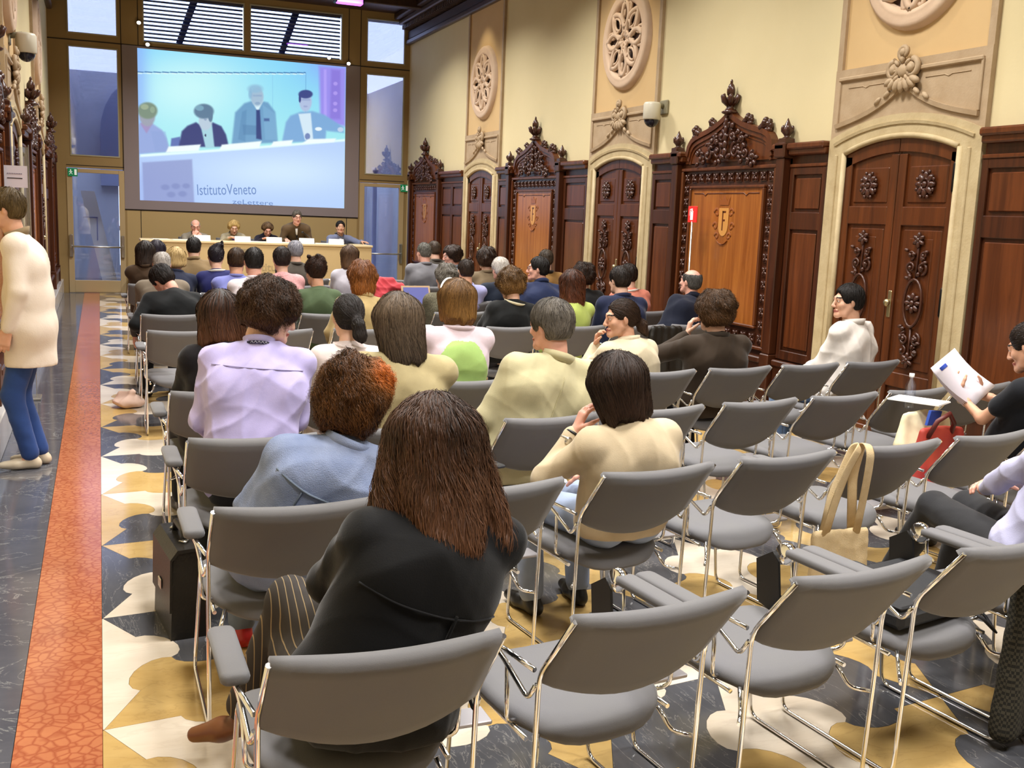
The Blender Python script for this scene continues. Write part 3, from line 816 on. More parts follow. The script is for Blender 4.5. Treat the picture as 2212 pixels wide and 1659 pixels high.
def window(n, x0, x1, z0, z1, gm):
    r = empty('window_%d' % n, (0, 0, 0), kind='structure')
    f = MB(); t = .022
    f.box((x0, Y0 - .012, z0), (x1, Y0 + .03, z0 + t)); f.box((x0, Y0 - .012, z1 - t), (x1, Y0 + .03, z1)); f.box((x0, Y0 - .012, z0 + t), (x0 + t, Y0 + .03, z1 - t)); f.box((x1 - t, Y0 - .012, z0 + t), (x1, Y0 + .03, z1 - t))
    f.build('window_frame', PALE_F, r)
    g = MB(); g.box((x0 + t, Y0 + .005, z0 + t), (x1 - t, Y0 + .013, z1 - t)); g.build('pane', gm, r)
    return r
PALE_F = M('pale_frame', '#a9a489', .4)
window(1, -.48, .39, 2.58, 4.58, GLASS_MIRROR); window(2, -.48, .39, 4.80, 5.62, GLASS_MIRROR)
window(3, 5.15, 5.96, 2.52, 4.55, GLASS_MIRROR); window(4, 5.15, 5.96, 4.78, 5.64, GLASS_MIRROR)
W5 = window(5, .84, 2.72, 4.75, 5.66, GLASS_CLEAR); W6 = window(6, 2.82, 4.65, 4.75, 5.66, GLASS_CLEAR)
SLAT = M('blind_slat', '#3a4570', .4)
for r, x0, x1 in ((W5, .86, 2.70), (W6, 2.84, 4.63)):
    sl = MB(); sl.box((x0, -.03, -.004), (x1, .03, .024), .003); me = sl.mesh('slat')
    for k in range(12):
        o = link('slat', me, SLAT, r, (0, Y0 + .16, 4.79 + k * .074)); o.rotation_euler = (.35, 0, 0)
    m_ = x0 + (x1 - x0) * .36
    bb = MB(); bb.prism([(m_ - .1, 4.74), (m_ + .02, 4.74), (m_ + .36, 5.68), (m_ + .22, 5.68)], 1, Y0 + .24, Y0 + .3); bb.build('roof_strut', SLAT, r)

def glass_door(n, x0, x1, hinge_left):
    r = empty('door_%d' % n, (0, 0, 0), kind='structure'); z1 = 2.34; t = .10
    f = MB(); f.box((x0, Y0 - .02, .0), (x0 + t, Y0 + .06, z1), .004); f.box((x1 - t, Y0 - .02, 0), (x1, Y0 + .06, z1), .004)
    f.box((x0 + t, Y0 - .02, z1 - .07), (x1 - t, Y0 + .06, z1), .004); f.box((x0 + t, Y0 - .02, .012), (x1 - t, Y0 + .06, .24), .004)
    f.build('door_frame', FRAME_D, r)
    g = MB(); g.box((x0 + t, Y0 + .015, .24), (x1 - t, Y0 + .025, z1 - .07)); g.build('pane', GLASS_CLEAR, r)
    p = MB(); zb = .885
    p.tube([(x0 + .05, Y0 - .09, zb), (x1 - .05, Y0 - .09, zb)], .016, 10)
    for x in (x0 + .05, x1 - .05):
        p.box((x - .03, Y0 - .06, zb - .2), (x + .03, Y0 - .02, zb + .22), .008); p.box((x - .018, Y0 - .11, zb - .03), (x + .018, Y0 - .05, zb + .03), .006)
    p.build('push_bar', ALU, r)
    s = MB(); s.box((x0, Y0 - .03, 0), (x1, Y0 + .06, .012)); s.build('threshold', ALU, r)
FRAME_D = M('door_frame_beige', '#b69f77', .4)
glass_door(11, -.56, .46, True); glass_door(12, 5.05, 6.0, False)
# projection screen: mauve cloth with the projected picture
scr = empty('projection_screen', (0, 0, 0), label='large projection screen on the end wall showing four speakers at a table', cat='screen')
b = MB(); b.box((.462, Y0 - .02, 1.625), (5.02, Y0 - .004, 4.672)); b.build('screen_cloth', MAUVE, scr)

def paint_screen():
    Wd, Ht = 330, 244
    gx, gy = np.meshgrid((np.arange(Wd) + .0) / (Wd - 1), (np.arange(Ht) + .0) / (Ht - 1))
    px = 297 + 451 * gx; top = 105 + .0887 * (px - 297); bot = 438 + .02 * (px - 300); py = top + (bot - top) * gy
    def S(h): return np.array([int(h[i:i + 2], 16) for i in (1, 3, 5)], float)
    I = np.zeros((Ht, Wd, 3))
    t = np.clip((py - 110) / 200, 0, 1)[..., None]
    I[:] = S('#7fd6ff') * (1 - t) + S('#a6eef4') * t
    d = np.exp(-(((px - 400) / 150) ** 2 + ((py - 190) / 90) ** 2))[..., None]; I += d * (S('#d2ffff') - I) * .9
    d = np.exp(-(((px - 720) / 70) ** 2 + ((py - 120) / 60) ** 2))[..., None]; I += d * (S('#8fa8ff') - I) * .8
    d = np.exp(-((px - 297) / 22) ** 2)[..., None]; I += d * (S('#8fb4ff') - I) * .7
    def put(m, c, a=1.): I[:] = I + (m * a)[..., None] * (S(c) - I)
    def ell(x, y, rx, ry, c, a=1., soft=.12):
        r = np.sqrt(((px - x) / rx) ** 2 + ((py - y) / ry) ** 2); put(np.clip((1 + soft - r) / (2 * soft), 0, 1), c, a)
    def poly(P, c, a=1., soft=1.5):
        m = np.zeros_like(px, bool); n = len(P)
        dist = np.full(px.shape, 1e9)
        for i in range(n):
            (x1, y1), (x2, y2) = P[i], P[(i + 1) % n]
            cnd = ((y1 > py) != (y2 > py)) & (px < (x2 - x1) * (py - y1) / ((y2 - y1) or 1e-9) + x1); m ^= cnd
            tt = np.clip(((px - x1) * (x2 - x1) + (py - y1) * (y2 - y1)) / max(1e-9, (x2 - x1) ** 2 + (y2 - y1) ** 2), 0, 1)
            dist = np.minimum(dist, np.hypot(px - x1 - tt * (x2 - x1), py - y1 - tt * (y2 - y1)))
        put(np.clip(.5 + np.where(m, dist, -dist) / (2 * soft), 0, 1), c, a)
    put(((py > 155.5) & (py < 158) & (px < 656)).astype(float), '#3f74b0', .8); put(((py > 158.5) & (py < 160.5) & (px < 656)).astype(float), '#e2ffff', .9)
    put(((px > 655) & (px < 657) & (py > 155)).astype(float), '#6aa6d8', .8); put(((px > 581) & (px < 582.5) & (py > 160)).astype(float), '#8accf0', .7)
    poly([(686, 143), (748, 147), (748, 270), (690, 262)], '#9d92f2', 1, 4)
    poly([(697, 150), (703, 150), (705, 262), (698, 262)], '#b9a8ff', .8); poly([(714, 150), (735, 152), (737, 255), (712, 255)], '#8b79dd', .8, 3)
    for yy in (180, 200, 222, 236): ell(724, yy, 5, 4, '#b9a4f8', .8)
    # seated woman at the left edge
    poly([(296, 335), (297, 270), (318, 263), (345, 282), (354, 300), (361, 330)], '#98ade2', 1, 2.5); poly([(300, 268), (313, 290), (326, 268), (318, 260)], '#a78fc0', .8)
    ell(315, 252, 16, 22, '#9fa5b6'); ell(316, 240, 20, 18, '#7e9382'); ell(310, 232, 8, 6, '#a9b99a', .8); ell(326, 238, 5, 7, '#9cb39a', .7)
    poly([(322, 285), (352, 285), (361, 328), (330, 330)], '#8ea6dc', .5)
    # woman in the dark jacket
    poly([(362, 318), (364, 300), (382, 296), (385, 318)], '#5e74b8', 1)
    poly([(379, 319), (386, 284), (398, 272), (416, 264), (434, 276), (452, 264), (470, 272), (480, 290), (486, 316)], '#343f7c', 1, 2)
    poly([(425, 268), (436, 320), (455, 318), (450, 268)], '#a9d9e6', 1); ell(436, 262, 14, 19, '#bcd0e2'); ell(433, 240, 21, 16, '#5f7f9c'); ell(424, 233, 9, 6, '#83b2c8', .8); ell(447, 250, 5, 13, '#5f7f9c')
    ell(436, 258, 3, 2, '#7f93b8', .6); ell(436, 292, 2, 3, '#2a3560')
    # standing man
    poly([(492, 312), (500, 242), (520, 222), (545, 214), (572, 220), (588, 240), (594, 306)], '#6fa3cc', 1, 2.5)
    poly([(506, 300), (515, 240), (525, 236), (522, 305)], '#5a8dba', .6); poly([(560, 225), (566, 300), (592, 300), (588, 244)], '#80b4da', .6); poly([(516, 268), (548, 270), (548, 290), (518, 290)], '#4f80ae', .5)
    poly([(536, 216), (549, 240), (562, 216)], '#dcf6ff', 1); poly([(546, 236), (554, 236), (558, 300), (546, 298)], '#2d4280', 1)
    ell(548, 208, 14, 20, '#a8c3da'); ell(544, 191, 16, 9, '#93c0de', .9, .3); ell(533, 203, 4, 10, '#8bb6d8', .8, .4); poly([(539, 204), (558, 204), (558, 207), (539, 207)], '#7f9fc6', .6); ell(549, 222, 6, 3, '#7fa0c4', .6)
    poly([(563, 254), (575, 254), (575, 260), (563, 260)], '#2f4a8a', .7)
    # man with the outstretched arm
    poly([(603, 306), (612, 262), (622, 248), (644, 240), (672, 238), (700, 246), (744, 272), (745, 284), (704, 280), (702, 302)], '#7eaede', 1, 2.5)
    poly([(640, 244), (655, 300), (674, 298), (668, 242)], '#d6ecfa', 1); ell(656, 218, 14, 21, '#b3c4e6'); ell(656, 202, 16, 9, '#3d4b8c'); ell(643, 210, 3, 10, '#3d4b8c')
    poly([(648, 213), (666, 213), (666, 215), (648, 215)], '#7486ba', .6); ell(656, 228, 5, 2, '#8f9cca', .6); ell(686, 276, 8, 4, '#eaf8ff'); ell(737, 277, 7, 5, '#c3d8f2'); ell(661, 292, 6, 7, '#4a5fa4', .7)
    # table, name cards and the front panel
    poly([(296, 340), (748, 301), (748, 450), (296, 450)], '#b7d3ff', 1, 1.5)
    d = np.exp(-(((px - 600) / 170) ** 2 + ((py - 370) / 45) ** 2))[..., None]; I += d * (S('#d8f0ff') - I) * .8 * (py > 340 - (px - 296) * .086)[..., None]
    d = (np.clip((430 - px) / 130, 0, 1) * np.clip((py - 335) / 60, 0, 1))[..., None]; I += d * (S('#9db2ee') - I) * .6
    poly([(299, 336), (748, 297), (748, 302), (299, 342)], '#e6ffff', 1)
    for P in ([(352, 331), (358, 318), (426, 312), (421, 326)], [(466, 323), (471, 312), (558, 303), (552, 318)], [(578, 314), (584, 304), (628, 300), (624, 311)], [(648, 308), (662, 298), (727, 296), (722, 304)]): poly(P, '#f4ffff', 1)
    poly([(303, 354), (407, 345), (411, 448), (305, 450)], '#8c97cc', .75, 2)
    for (x, y, r) in ((350, 408, 9), (372, 405, 9), (394, 404, 8), (362, 424, 9), (386, 422, 9)): ell(x, y, r, r * .7, '#7583bd', .5, .3)
    I = np.clip(I, 0, 255) / 255
    L = np.where(I <= .04045, I / 12.92, ((I + .055) / 1.055) ** 2.4)
    x0, x1, z0, z1 = .735, 4.725, 1.80, 4.635
    V = np.stack([x0 + (x1 - x0) * gx, np.full_like(gx, Y0 - .022), z1 - (z1 - z0) * gy], -1).reshape(-1, 3)
    i = np.arange(Ht - 1)[:, None] * Wd + np.arange(Wd - 1)[None]; i = i.ravel()
    me = npmesh('projected_picture', V, np.stack([i, i + Wd, i + Wd + 1, i + 1], -1), smooth=False)
    ca = me.color_attributes.new('picture', 'FLOAT_COLOR', 'POINT')
    ca.data.foreach_set('color', np.concatenate([L.reshape(-1, 3), np.ones((Wd * Ht, 1))], 1).astype(np.float32).ravel())
    m, n, l, bs = nt_new('projected_light')
    at = n.new('ShaderNodeAttribute'); at.attribute_name = 'picture'
    l.new(at.outputs['Color'], bs.inputs['Emission Color']); bs.inputs['Emission Strength'].default_value = .97
    bs.inputs['Base Color'].default_value = (.05, .05, .05, 1); bs.inputs['Roughness'].default_value = .9; bs.inputs['Specular IOR Level'].default_value = .1
    link('projected_picture', me, m, scr)
paint_screen()
TXT = M('projected_lettering', '#303848', .9, emit='#7392cc', es=.9)
o_ = text_mesh('projected_text', 'IstitutoVeneto', .30, TXT, scr, (1.79, Y0 - .026, 1.945), (math.radians(90), math.radians(-3.2), 0)); o_.scale = (.66, 1, 1)
o_ = text_mesh('projected_text', 'zeLettere', .28, TXT, scr, (2.47, Y0 - .026, 1.802), (math.radians(90), 0, 0)); o_.scale = (.74, .48, 1)

# halogen reflections in the glazing, built as small glowing lamps
HAL_GLINT = M('halogen_glint', '#fff4e0', .4, emit='#fff0d8', es=14)
for (x, z, w_) in ((.77, 5.09, 'left of the upper blinds'), (.92, 4.71, 'at the top left corner of the screen'), (4.37, 4.78, 'under the right-hand blinds'), (4.77, 4.70, 'at the top right corner of the screen')):
    r = empty('halogen_reflection', (x, Y0 - .03, z), label='small halogen reflection built as a glowing spot on the partition, ' + w_, cat='lamp', group='halogen reflections round the screen')
    q = MB(); q.lathe([(.012, .06), (.04, .03), (.045, -.02), (.03, -.025)], (0, 0, 0), 12, 'Y'); q.build('housing', ALU, r)
    q = MB(); q.ell((0, -.03, 0), (.035, .02, .03), 10, 6); q.build('lamp', HAL_GLINT, r)
r = empty('stage_light', (4.20, 18.9, 5.41), label='stage light glowing violet under the dark ceiling above the screen', cat='lamp')
q = MB(); q.box((-.26, -.1, -.03), (.26, .14, .09), .02); q.tube([(0, 0, .09), (0, 0, .32)], .015, 6); q.build('housing', BLACK_PL, r)
q = MB(); q.box((-.23, -.112, -.045), (.23, .05, .06), .015); q.build('lens', M('violet_lens', '#c060ff', .4, emit='#c45cff', es=3.2), r)

# exit signs, wall camera, extinguisher sign, notice
SIGN_G = M('sign_green', '#0f7a4c', .4, emit='#0f8a55', es=.25); SIGN_W = M('sign_white', '#f2f6f2', .5, emit='#f2f6f2', es=.3)
def exit_sign(x, z, y, label, face):
    r = empty('exit_sign', (x, y, z), label=label, cat='sign', group='green emergency exit signs')
    q = MB(); q.box((-.085, -.012, -.075), (.085, 0, .075), .004); q.build('plate', SIGN_G, r)
    s = MB(); s.box((.03, -.016, -.05), (.07, -.012, .055)); s.build('doorway', SIGN_W, r)
    s = MB(); s.ell((-.035, -.014, .04), (.012, .003, .012), 8, 4)
    for a, b_ in (((-.035, .025), (-.03, -.005)), ((-.03, -.005), (-.06, -.045)), ((-.03, -.005), (-.005, -.04)), ((-.035, .02), (-.065, .0)), ((-.035, .02), (-.005, .005))):
        s.tube([(a[0], -.014, a[1]), (b_[0], -.014, b_[1])], .006, 5)
    s.build('running_figure', SIGN_W, r)
exit_sign(-.45, 2.27, Y0 - .03, 'green exit sign over the left glass door', 1)
exit_sign(6.0, 2.27, Y0 - .03, 'green exit sign beside the right glass door', 1)
CAMW = M('camera_casing', '#c9c2ae', .4); DOME = M('smoked_dome', '#1c1c2c', .08)
def dome_camera(x, y, z, label, sx):
    r = empty('dome_camera', (x, y, z), label=label, cat='camera', group='dome cameras on the walls'); r.scale = (sx, 1, 1)
    q = MB(); q.box((-.03, -.09, .0), (0, .09, .16), .01); q.tube([(-.02, 0, .09), (-.14, 0, .11)], .03, 8); q.build('bracket', M('camera_bracket', '#8a8268', .5), r)
    q = MB(); q.lathe([(.03, .13), (.085, .125), (.1, .1), (.1, -.06), (.094, -.07)], (-.17, 0, 0), 18); q.build('casing', CAMW, r)
    q = MB(); q.ell((-.17, 0, -.065), (.085, .085, .09), 16, 10); q.build('dome', DOME, r)
dome_camera(XR, 10.72, 3.0, 'cream dome camera on the right wall beside the middle medallion', 1)
dome_camera(XL, 11.9, 3.28, 'cream dome camera high on the left wall', -1)
RED = M('sign_red', '#e0241f', .4, emit='#e0241f', es=.35)
r = empty('extinguisher_sign', (5.86, 9.62, 0), label='red square fire extinguisher sign on a slim pole before the carved panel', cat='sign')
q = MB(); q.tube([(0, 0, .02), (0, 0, 1.80)], .011, 8); q.lathe([(.13, 0), (.13, .012), (.02, .025)], (0, 0, 0), 20); q.build('pole', ALU, r)
q = MB(); q.box((-.008, -.085, 1.79), (.006, .085, 1.96), .003); q.build('plate', RED, r)
q = MB(); q.box((-.012, -.02, 1.815), (-.008, .03, 1.90), .0015); q.tube([(-.01, -.02, 1.9), (-.01, .005, 1.915), (-.01, .03, 1.9)], .006, 5); q.box((-.012, -.004, 1.91), (-.008, .012, 1.935)); q.tube([(-.01, .0, 1.93), (-.01, .04, 1.925), (-.01, .05, 1.86)], .004, 5)
q.build('extinguisher_symbol', SIGN_W, r)
r = empty('notice_stand', (-.60, 10.0, 0), label='white notice card on a clear panel by the left wall', cat='sign')
q = MB(); q.box((-.2, -.004, .02), (.04, .004, 2.2)); q.build('clear_panel', GLASS_CLEAR, r)
q = MB(); q.box((-.21, -.012, 0), (-.198, .012, 2.22)); q.box((.04, -.012, 0), (.046, .012, 2.22)); q.box((-.24, -.12, 0), (.08, .12, .02), .004); q.build('edge_rails', ALU, r)
q = MB(); q.box((-.155, -.008, 1.855), (.03, -.0045, 2.04)); cd = q.build('notice_card', M('card_white', '#e6e2ea', .7), r)
q = MB(); q.box((-.13, -.0095, 1.93), (-.01, -.008, 1.937)); q.build('printed_bar', BLACK_PL, cd)
q = MB()
for k in range(9): q.box((-.13 + k * .0135, -.0095, 1.968), (-.121 + k * .0135, -.008, 1.977))
q.build('printed_line', M('print_grey', '#8d8796', .8), cd)

# courtyard behind the glazing
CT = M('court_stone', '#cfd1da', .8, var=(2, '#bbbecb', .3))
cw = empty('wall_court', (0, 0, 0), kind='structure')
def cbox(a, b, mt=CT, nm='court_wall', par=None):
    q = MB(); q.box(a, b); return q.build(nm, mt, par or cw)
cbox((-1.2, 25.6, 0), (.42, 25.8, 4.6)); cbox((.62, 25.6, 0), (6.4, 25.8, 4.6)); cbox((.42, 25.6, 0), (.62, 25.8, .3)); cbox((.42, 25.6, 1.1), (.62, 25.8, 1.2)); cbox((.42, 25.6, 2.9), (.62, 25.8, 4.6))
cbox((-1.2, 21.7, 0), (-1.0, 25.6, 4.6)); cbox((6.2, 21.7, 0), (6.4, 25.6, 4.6))
q = MB(); aw = [(-.9, 2.2), (.9, 2.2)] + [(.9 * math.cos(a), 3.3 + 1.3 * math.sin(a)) for a in [i * PI / 12 for i in range(13)]]
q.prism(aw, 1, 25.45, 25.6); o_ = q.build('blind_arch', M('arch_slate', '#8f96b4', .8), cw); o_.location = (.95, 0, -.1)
r = empty('leaning_board', (0, 22.3, 0), label='pale board leaning in the courtyard behind the left glass door', cat='board')
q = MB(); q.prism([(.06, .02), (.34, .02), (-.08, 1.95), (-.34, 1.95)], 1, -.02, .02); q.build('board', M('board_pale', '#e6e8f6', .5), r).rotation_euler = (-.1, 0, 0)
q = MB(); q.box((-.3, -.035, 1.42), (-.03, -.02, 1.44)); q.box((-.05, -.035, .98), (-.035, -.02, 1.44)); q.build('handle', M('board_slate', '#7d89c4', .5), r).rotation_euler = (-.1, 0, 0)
for x in (5.22, 5.52, 5.85):
    r = empty('court_column', (x, 23.4, 0), label='slender pale column in the courtyard behind the right glass door, ' + {5.22: 'leftmost', 5.52: 'middle one', 5.85: 'rightmost'}[x], cat='column', group='courtyard columns')
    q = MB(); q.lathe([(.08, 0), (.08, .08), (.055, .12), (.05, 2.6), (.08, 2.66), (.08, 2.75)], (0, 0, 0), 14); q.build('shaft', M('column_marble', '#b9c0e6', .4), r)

# speakers' desk on its dais
DESK = M('desk_beige', '#cbb282', .5, var=(1.4, '#c4aa79', .35))
q = MB(); q.box((.5, 19.1, 0), (5.0, YE - .01, .3), .01); DA = q.build('floor_dais', M('dais_carpet', '#7d6a4a', .9)); DA['kind'] = 'structure'
dk = empty('speakers_desk', (2.75, 19.8, .3), label='long beige speakers desk with five white name cards under the screen', cat='table')
q = MB(); q.box((-2.07, -.36, 0), (2.07, -.32, .78), .004); fp = q.build('front_panel', DESK, dk)
q = MB(); q.box((-2.09, -.38, .78), (2.09, .36, .82), .006); q.build('desk_top', M('desk_top', '#dcc79c', .4), dk)
for x in (-2.03, 2.03):
    q = MB(); q.box((x - .03, -.32, 0), (x + .03, .34, .78)); q.build('side_panel', DESK, dk)
q = MB(); q.box((-.52, -.366, .42), (-.18, -.36, .70)); q.build('emblem_plate', M('plate_grey', '#9a8a6c', .5), fp)
LET = M('desk_lettering', '#a89670', .6)
text_mesh('lettering', 'IstitutoVeneto', .2, LET, fp, (-.13, -.362, .31), (math.radians(90), 0, 0), .002)
text_mesh('lettering', 'diScienzeLettere', .2, LET, fp, (-.13, -.362, .10), (math.radians(90), 0, 0), .002)
CARD = M('name_card_white', '#f4f2ec', .7); PAPER = M('paper_white', '#efece6', .75, var=(5, '#e4e0da', .4))
for x, who in ((1.72, 'bald man'), (2.43, 'blond woman'), (3.0, 'woman in black'), (3.6, 'standing man'), (4.16, 'man with the pink tie')):
    q = MB(); q.prism([(-.045, 0), (.045, 0), (.003, .1), (-.003, .1)], 0, -.14, .14); o = q.build('name_card', CARD, loc=(x, 19.56, 1.12))
    tag(o, 'white folded name card on the desk before the ' + who, 'card', 'name cards on the desk')
for x, y, rz, lb in ((1.36, 19.75, .1, 'left of the bald man\'s card'), (2.74, 19.78, -.1, 'between the blond woman and the woman in black'), (3.3, 19.76, .05, 'between the woman in black and the standing man'), (3.93, 19.74, .0, 'left of the pink tie man\'s card'), (1.0, 19.8, .2, 'at the empty left end of the desk')):
    q = MB()
    for k in range(3): q.box((-.15 + .006 * k, -.11, .003 * k), (.15 + .006 * k, .11, .003 * k + .0025))
    o = q.build('paper_stack', PAPER, loc=(x, y, 1.12), rz=rz); tag(o, 'white papers on the desk, ' + lb, 'papers', 'papers on the desk')
for x, lb in ((4.36, 'before the man with the pink tie'), (3.72, 'before the standing man')):
    r = empty('desk_microphone', (x, 19.66, 1.12), label='black gooseneck microphone ' + lb, cat='microphone', group='desk microphones')
    q = MB(); q.box((-.05, -.06, 0), (.05, .06, .025), .008); q.build('base', BLACK_PL, r)
    q = MB(); q.tube([(0, 0, .02), (0, .02, .08), (-.06, .08, .14), (-.13, .14, .19)], .006, 7); q.build('gooseneck', BLACK_PL, r)
    q = MB(); q.ell((-.15, .155, .2), (.028, .018, .018), 9, 6); q.build('capsule', BLACK_PL, r)

# ------------------------------------------------------------------ chairs
def back_mesh():
    """padded, gently curved back: closed surface, local chair coordinates (y forward)"""
    nx, nz = 12, 8; V = []; F = []
    def pt(u, v, side):
        x = -.262 + .524 * u; bow = math.sin(PI * u)
        zb = .615 - .075 * bow ** .8; zt = .815 - .012 * bow
        z = zb + (zt - zb) * v
        yc = -.262 - .165 * ((z - .60) / .22) - .055 * bow * (.45 + .55 * (1 - v))
        th = .013 + .012 * min(1, bow * 1.5)
        return (x, yc + side * th, z)
    def ring(u):
        R = [pt(u, k / nz, -1) for k in range(nz + 1)]
        t = pt(u, 1, 0); r = .027
        R += [(t[0], t[1] - .012, t[2] + r * .75), (t[0], t[1] + .008, t[2] + r), (t[0], t[1] + .026, t[2] + r * .45)]
        R += [pt(u, k / nz, 1) for k in range(nz, -1, -1)]
        bt = pt(u, 0, 0); R += [(bt[0], bt[1], bt[2] - .01)]
        return R
    m = len(ring(.5))
    for i in range(nx + 1): V += ring(i / nx)
    for i in range(nx):
        for k in range(m): F.append((i * m + k, i * m + (k + 1) % m, (i + 1) * m + (k + 1) % m, (i + 1) * m + k))
    F += [tuple(range(m)), tuple(nx * m + k for k in range(m - 1, -1, -1))]
    mb = MB(); mb.add(V, F, True); return mb.mesh('backrest')
def seat_mesh():
    N = 36; V = []; F = []
    def out(a, k):
        c, s = math.cos(a), math.sin(a)
        ex = .3 if s > 0 else .62; x = .256 * math.copysign(abs(c) ** ex, c) * k; y = .245 * math.copysign(abs(s) ** (.3 if s > 0 else .75), s) * k
        return x, y + .03
    def zz(x, y): return .452 - .012 * (1 - (x / .26) ** 2) + .012 * ((y - .03) / .24) ** 3 - (.035 * max(0, (-y - .12) / .1) ** 2)
    rings = [(.12, 0), (.45, 0), (.75, 0), (.9, -.002), (.97, -.012), (1., -.028), (.98, -.044), (.9, -.052), (.4, -.052)]
    for k, dz in rings:
        for i in range(N):
            x, y = out(2 * PI * i / N, k); V.append((x, y, zz(x, y) + dz))
    for r in range(len(rings) - 1):
        for i in range(N): F.append((r * N + i, r * N + (i + 1) % N, (r + 1) * N + (i + 1) % N, (r + 1) * N + i))
    F += [tuple(range(N - 1, -1, -1)), tuple((len(rings) - 1) * N + i for i in range(N))]
    mb = MB(); mb.add(V, F, True); return mb.mesh('seat')
def frame_mesh(sg):
    x = sg * .266; mb = MB()
    mb.tube(round_path([(x, -.432, .828), (x, -.275, .625), (x * .99, -.255, .008), (x * .985, .27, .008), (sg * .235, .285, .40), (sg * .235, .2, .405), (sg * .235, -.17, .393)], .045), .0075, 8)
    return mb.mesh('side_frame')
def bracket_mesh(sg):
    x = sg * .272; mb = MB()
    mb.tube(round_path([(x, -.272, .60), (x + sg * .004, -.24, .548), (x + sg * .012, -.10, .615), (x + sg * .02, -.04, .632), (x + sg * .02, -.13, .645), (x, -.262, .636)], .022), .0074, 7)
    mb.tube(round_path([(x + sg * .008, -.13, .605), (x, -.125, .43), (sg * .2, -.09, .41)], .025), .0068, 7)
    mb.tube(round_path([(sg * .2, -.17, .40), (sg * .225, -.21, .335), (x, -.258, .335)], .025), .0068, 7)
    return mb.mesh('arm_bracket')
def armpad_mesh():
    mb = MB(); V = []; F = []; n = 14; ys = [(-.16, .55), (-.155, .85), (-.14, 1), (0, 1), (.13, 1), (.15, .9), (.157, .6)]
    for y, k in ys:
        for i in range(n):
            a = 2 * PI * i / n; c, s = math.cos(a), math.sin(a)
            V.append((.036 * k * math.copysign(abs(c) ** .6, c), y, .665 + .017 * k * math.copysign(abs(s) ** .6, s)))
    for r in range(len(ys) - 1):
        for i in range(n): F.append((r * n + i, r * n + (i + 1) % n, (r + 1) * n + (i + 1) % n, (r + 1) * n + i))
    F += [tuple(range(n - 1, -1, -1)), tuple((len(ys) - 1) * n + i for i in range(n))]
    mb.add(V, F, True); return mb.mesh('armrest')
CM = dict(back=back_mesh(), seat=seat_mesh(), fl=frame_mesh(-1), fr=frame_mesh(1), bl=bracket_mesh(-1), br=bracket_mesh(1), pad=armpad_mesh())
q = MB(); q.box((.272, -.045, .395), (.405, .045, .408), .003); CM['plate'] = q.mesh('link_plate')
q = MB(); q.prism([(-.04, -.2), (.08, -.17), (.10, -.02), (.02, .03), (-.01, .0)], 0, -.004, .006); CM['tablet'] = q.mesh('folded_tablet')
q = MB(); q.lathe([(.0, -.02), (.036, -.017), (.042, 0), (.036, .017), (0, .02)], (0, 0, 0), 18, 'X'); q.tube([(0, -.03, -.02), (0, -.05, -.19)], .006, 6); CM['pivot'] = q.mesh('tablet_pivot')
LINKM = M('link_plate_grey', '#a7a3a6', .35, .6)
CHAIR_BASE = empty('stacking_chair')
link('seat', CM['seat'], GREY_UPH, CHAIR_BASE); link('backrest', CM['back'], GREY_UPH, CHAIR_BASE)
link('side_frame', CM['fl'], CHROME, CHAIR_BASE); link('side_frame', CM['fr'], CHROME, CHAIR_BASE)
link('arm_bracket', CM['bl'], CHROME, CHAIR_BASE); link('arm_bracket', CM['br'], CHROME, CHAIR_BASE)
link('link_plate', CM['plate'], LINKM, CHAIR_BASE)

CX = [.57, 1.25, 1.95, 2.62, 3.29, 3.94, 4.58, 5.2]
ROWS = {'A': (2.11, .115), 'B': (3.27, .132), 'C': (4.30, .15), 'D': (5.42, .13), 'F': (8.08, .08), 'G': (9.27, .1), 'H': (10.36, .12), 'I': (11.5, .08), 'J': (12.7, .08), 'K': (13.9, .08)}
def yb(row, x):
    y0, s = ROWS[row]; return y0 + s * max(0, x - .75)
CXR = {'G': [.57, 1.27, 1.9, 2.55, 3.2, 3.75, 4.30, 4.86, 5.42], 'H': [.57, 1.25, 1.8, 2.3, 2.88, 3.72, 4.27, 4.9], 'I': [.70, 1.22, 2.0, 2.72, 3.3, 3.9, 4.47, 5.28],
       'J': [.55, 1.1, 2.25, 2.8, 3.4, 4.0, 4.45, 5.2], 'K': [.65, 1.25, 1.95, 2.6, 3.3, 3.95, 4.52, 5.2]}
def seat_xy(row, c):
    x = CXR.get(row, CX)[c]
    return x, yb(row, x) + .40
HAS = {'A': range(0, 5), 'B': range(0, 7), 'C': range(0, 8), 'D': range(0, 8), 'F': range(0, 8), 'G': range(0, 9), 'H': range(0, 8), 'I': range(0, 8), 'J': range(0, 8), 'K': range(0, 8)}
OCC = {}                                                        # (row, column) -> who sits there, filled below for the labels
RN = {'A': 'front row nearest the camera', 'B': 'second row from the camera', 'C': 'third row from the camera', 'D': 'fourth row from the camera', 'F': 'fifth row from the camera', 'G': 'sixth row from the camera',
      'H': 'seventh row from the camera', 'I': 'eighth row from the camera', 'J': 'ninth row from the camera', 'K': 'row nearest the speakers'}
ORD = ['first', 'second', 'third', 'fourth', 'fifth', 'sixth', 'seventh', 'eighth', 'ninth']
CHAIRS = {}
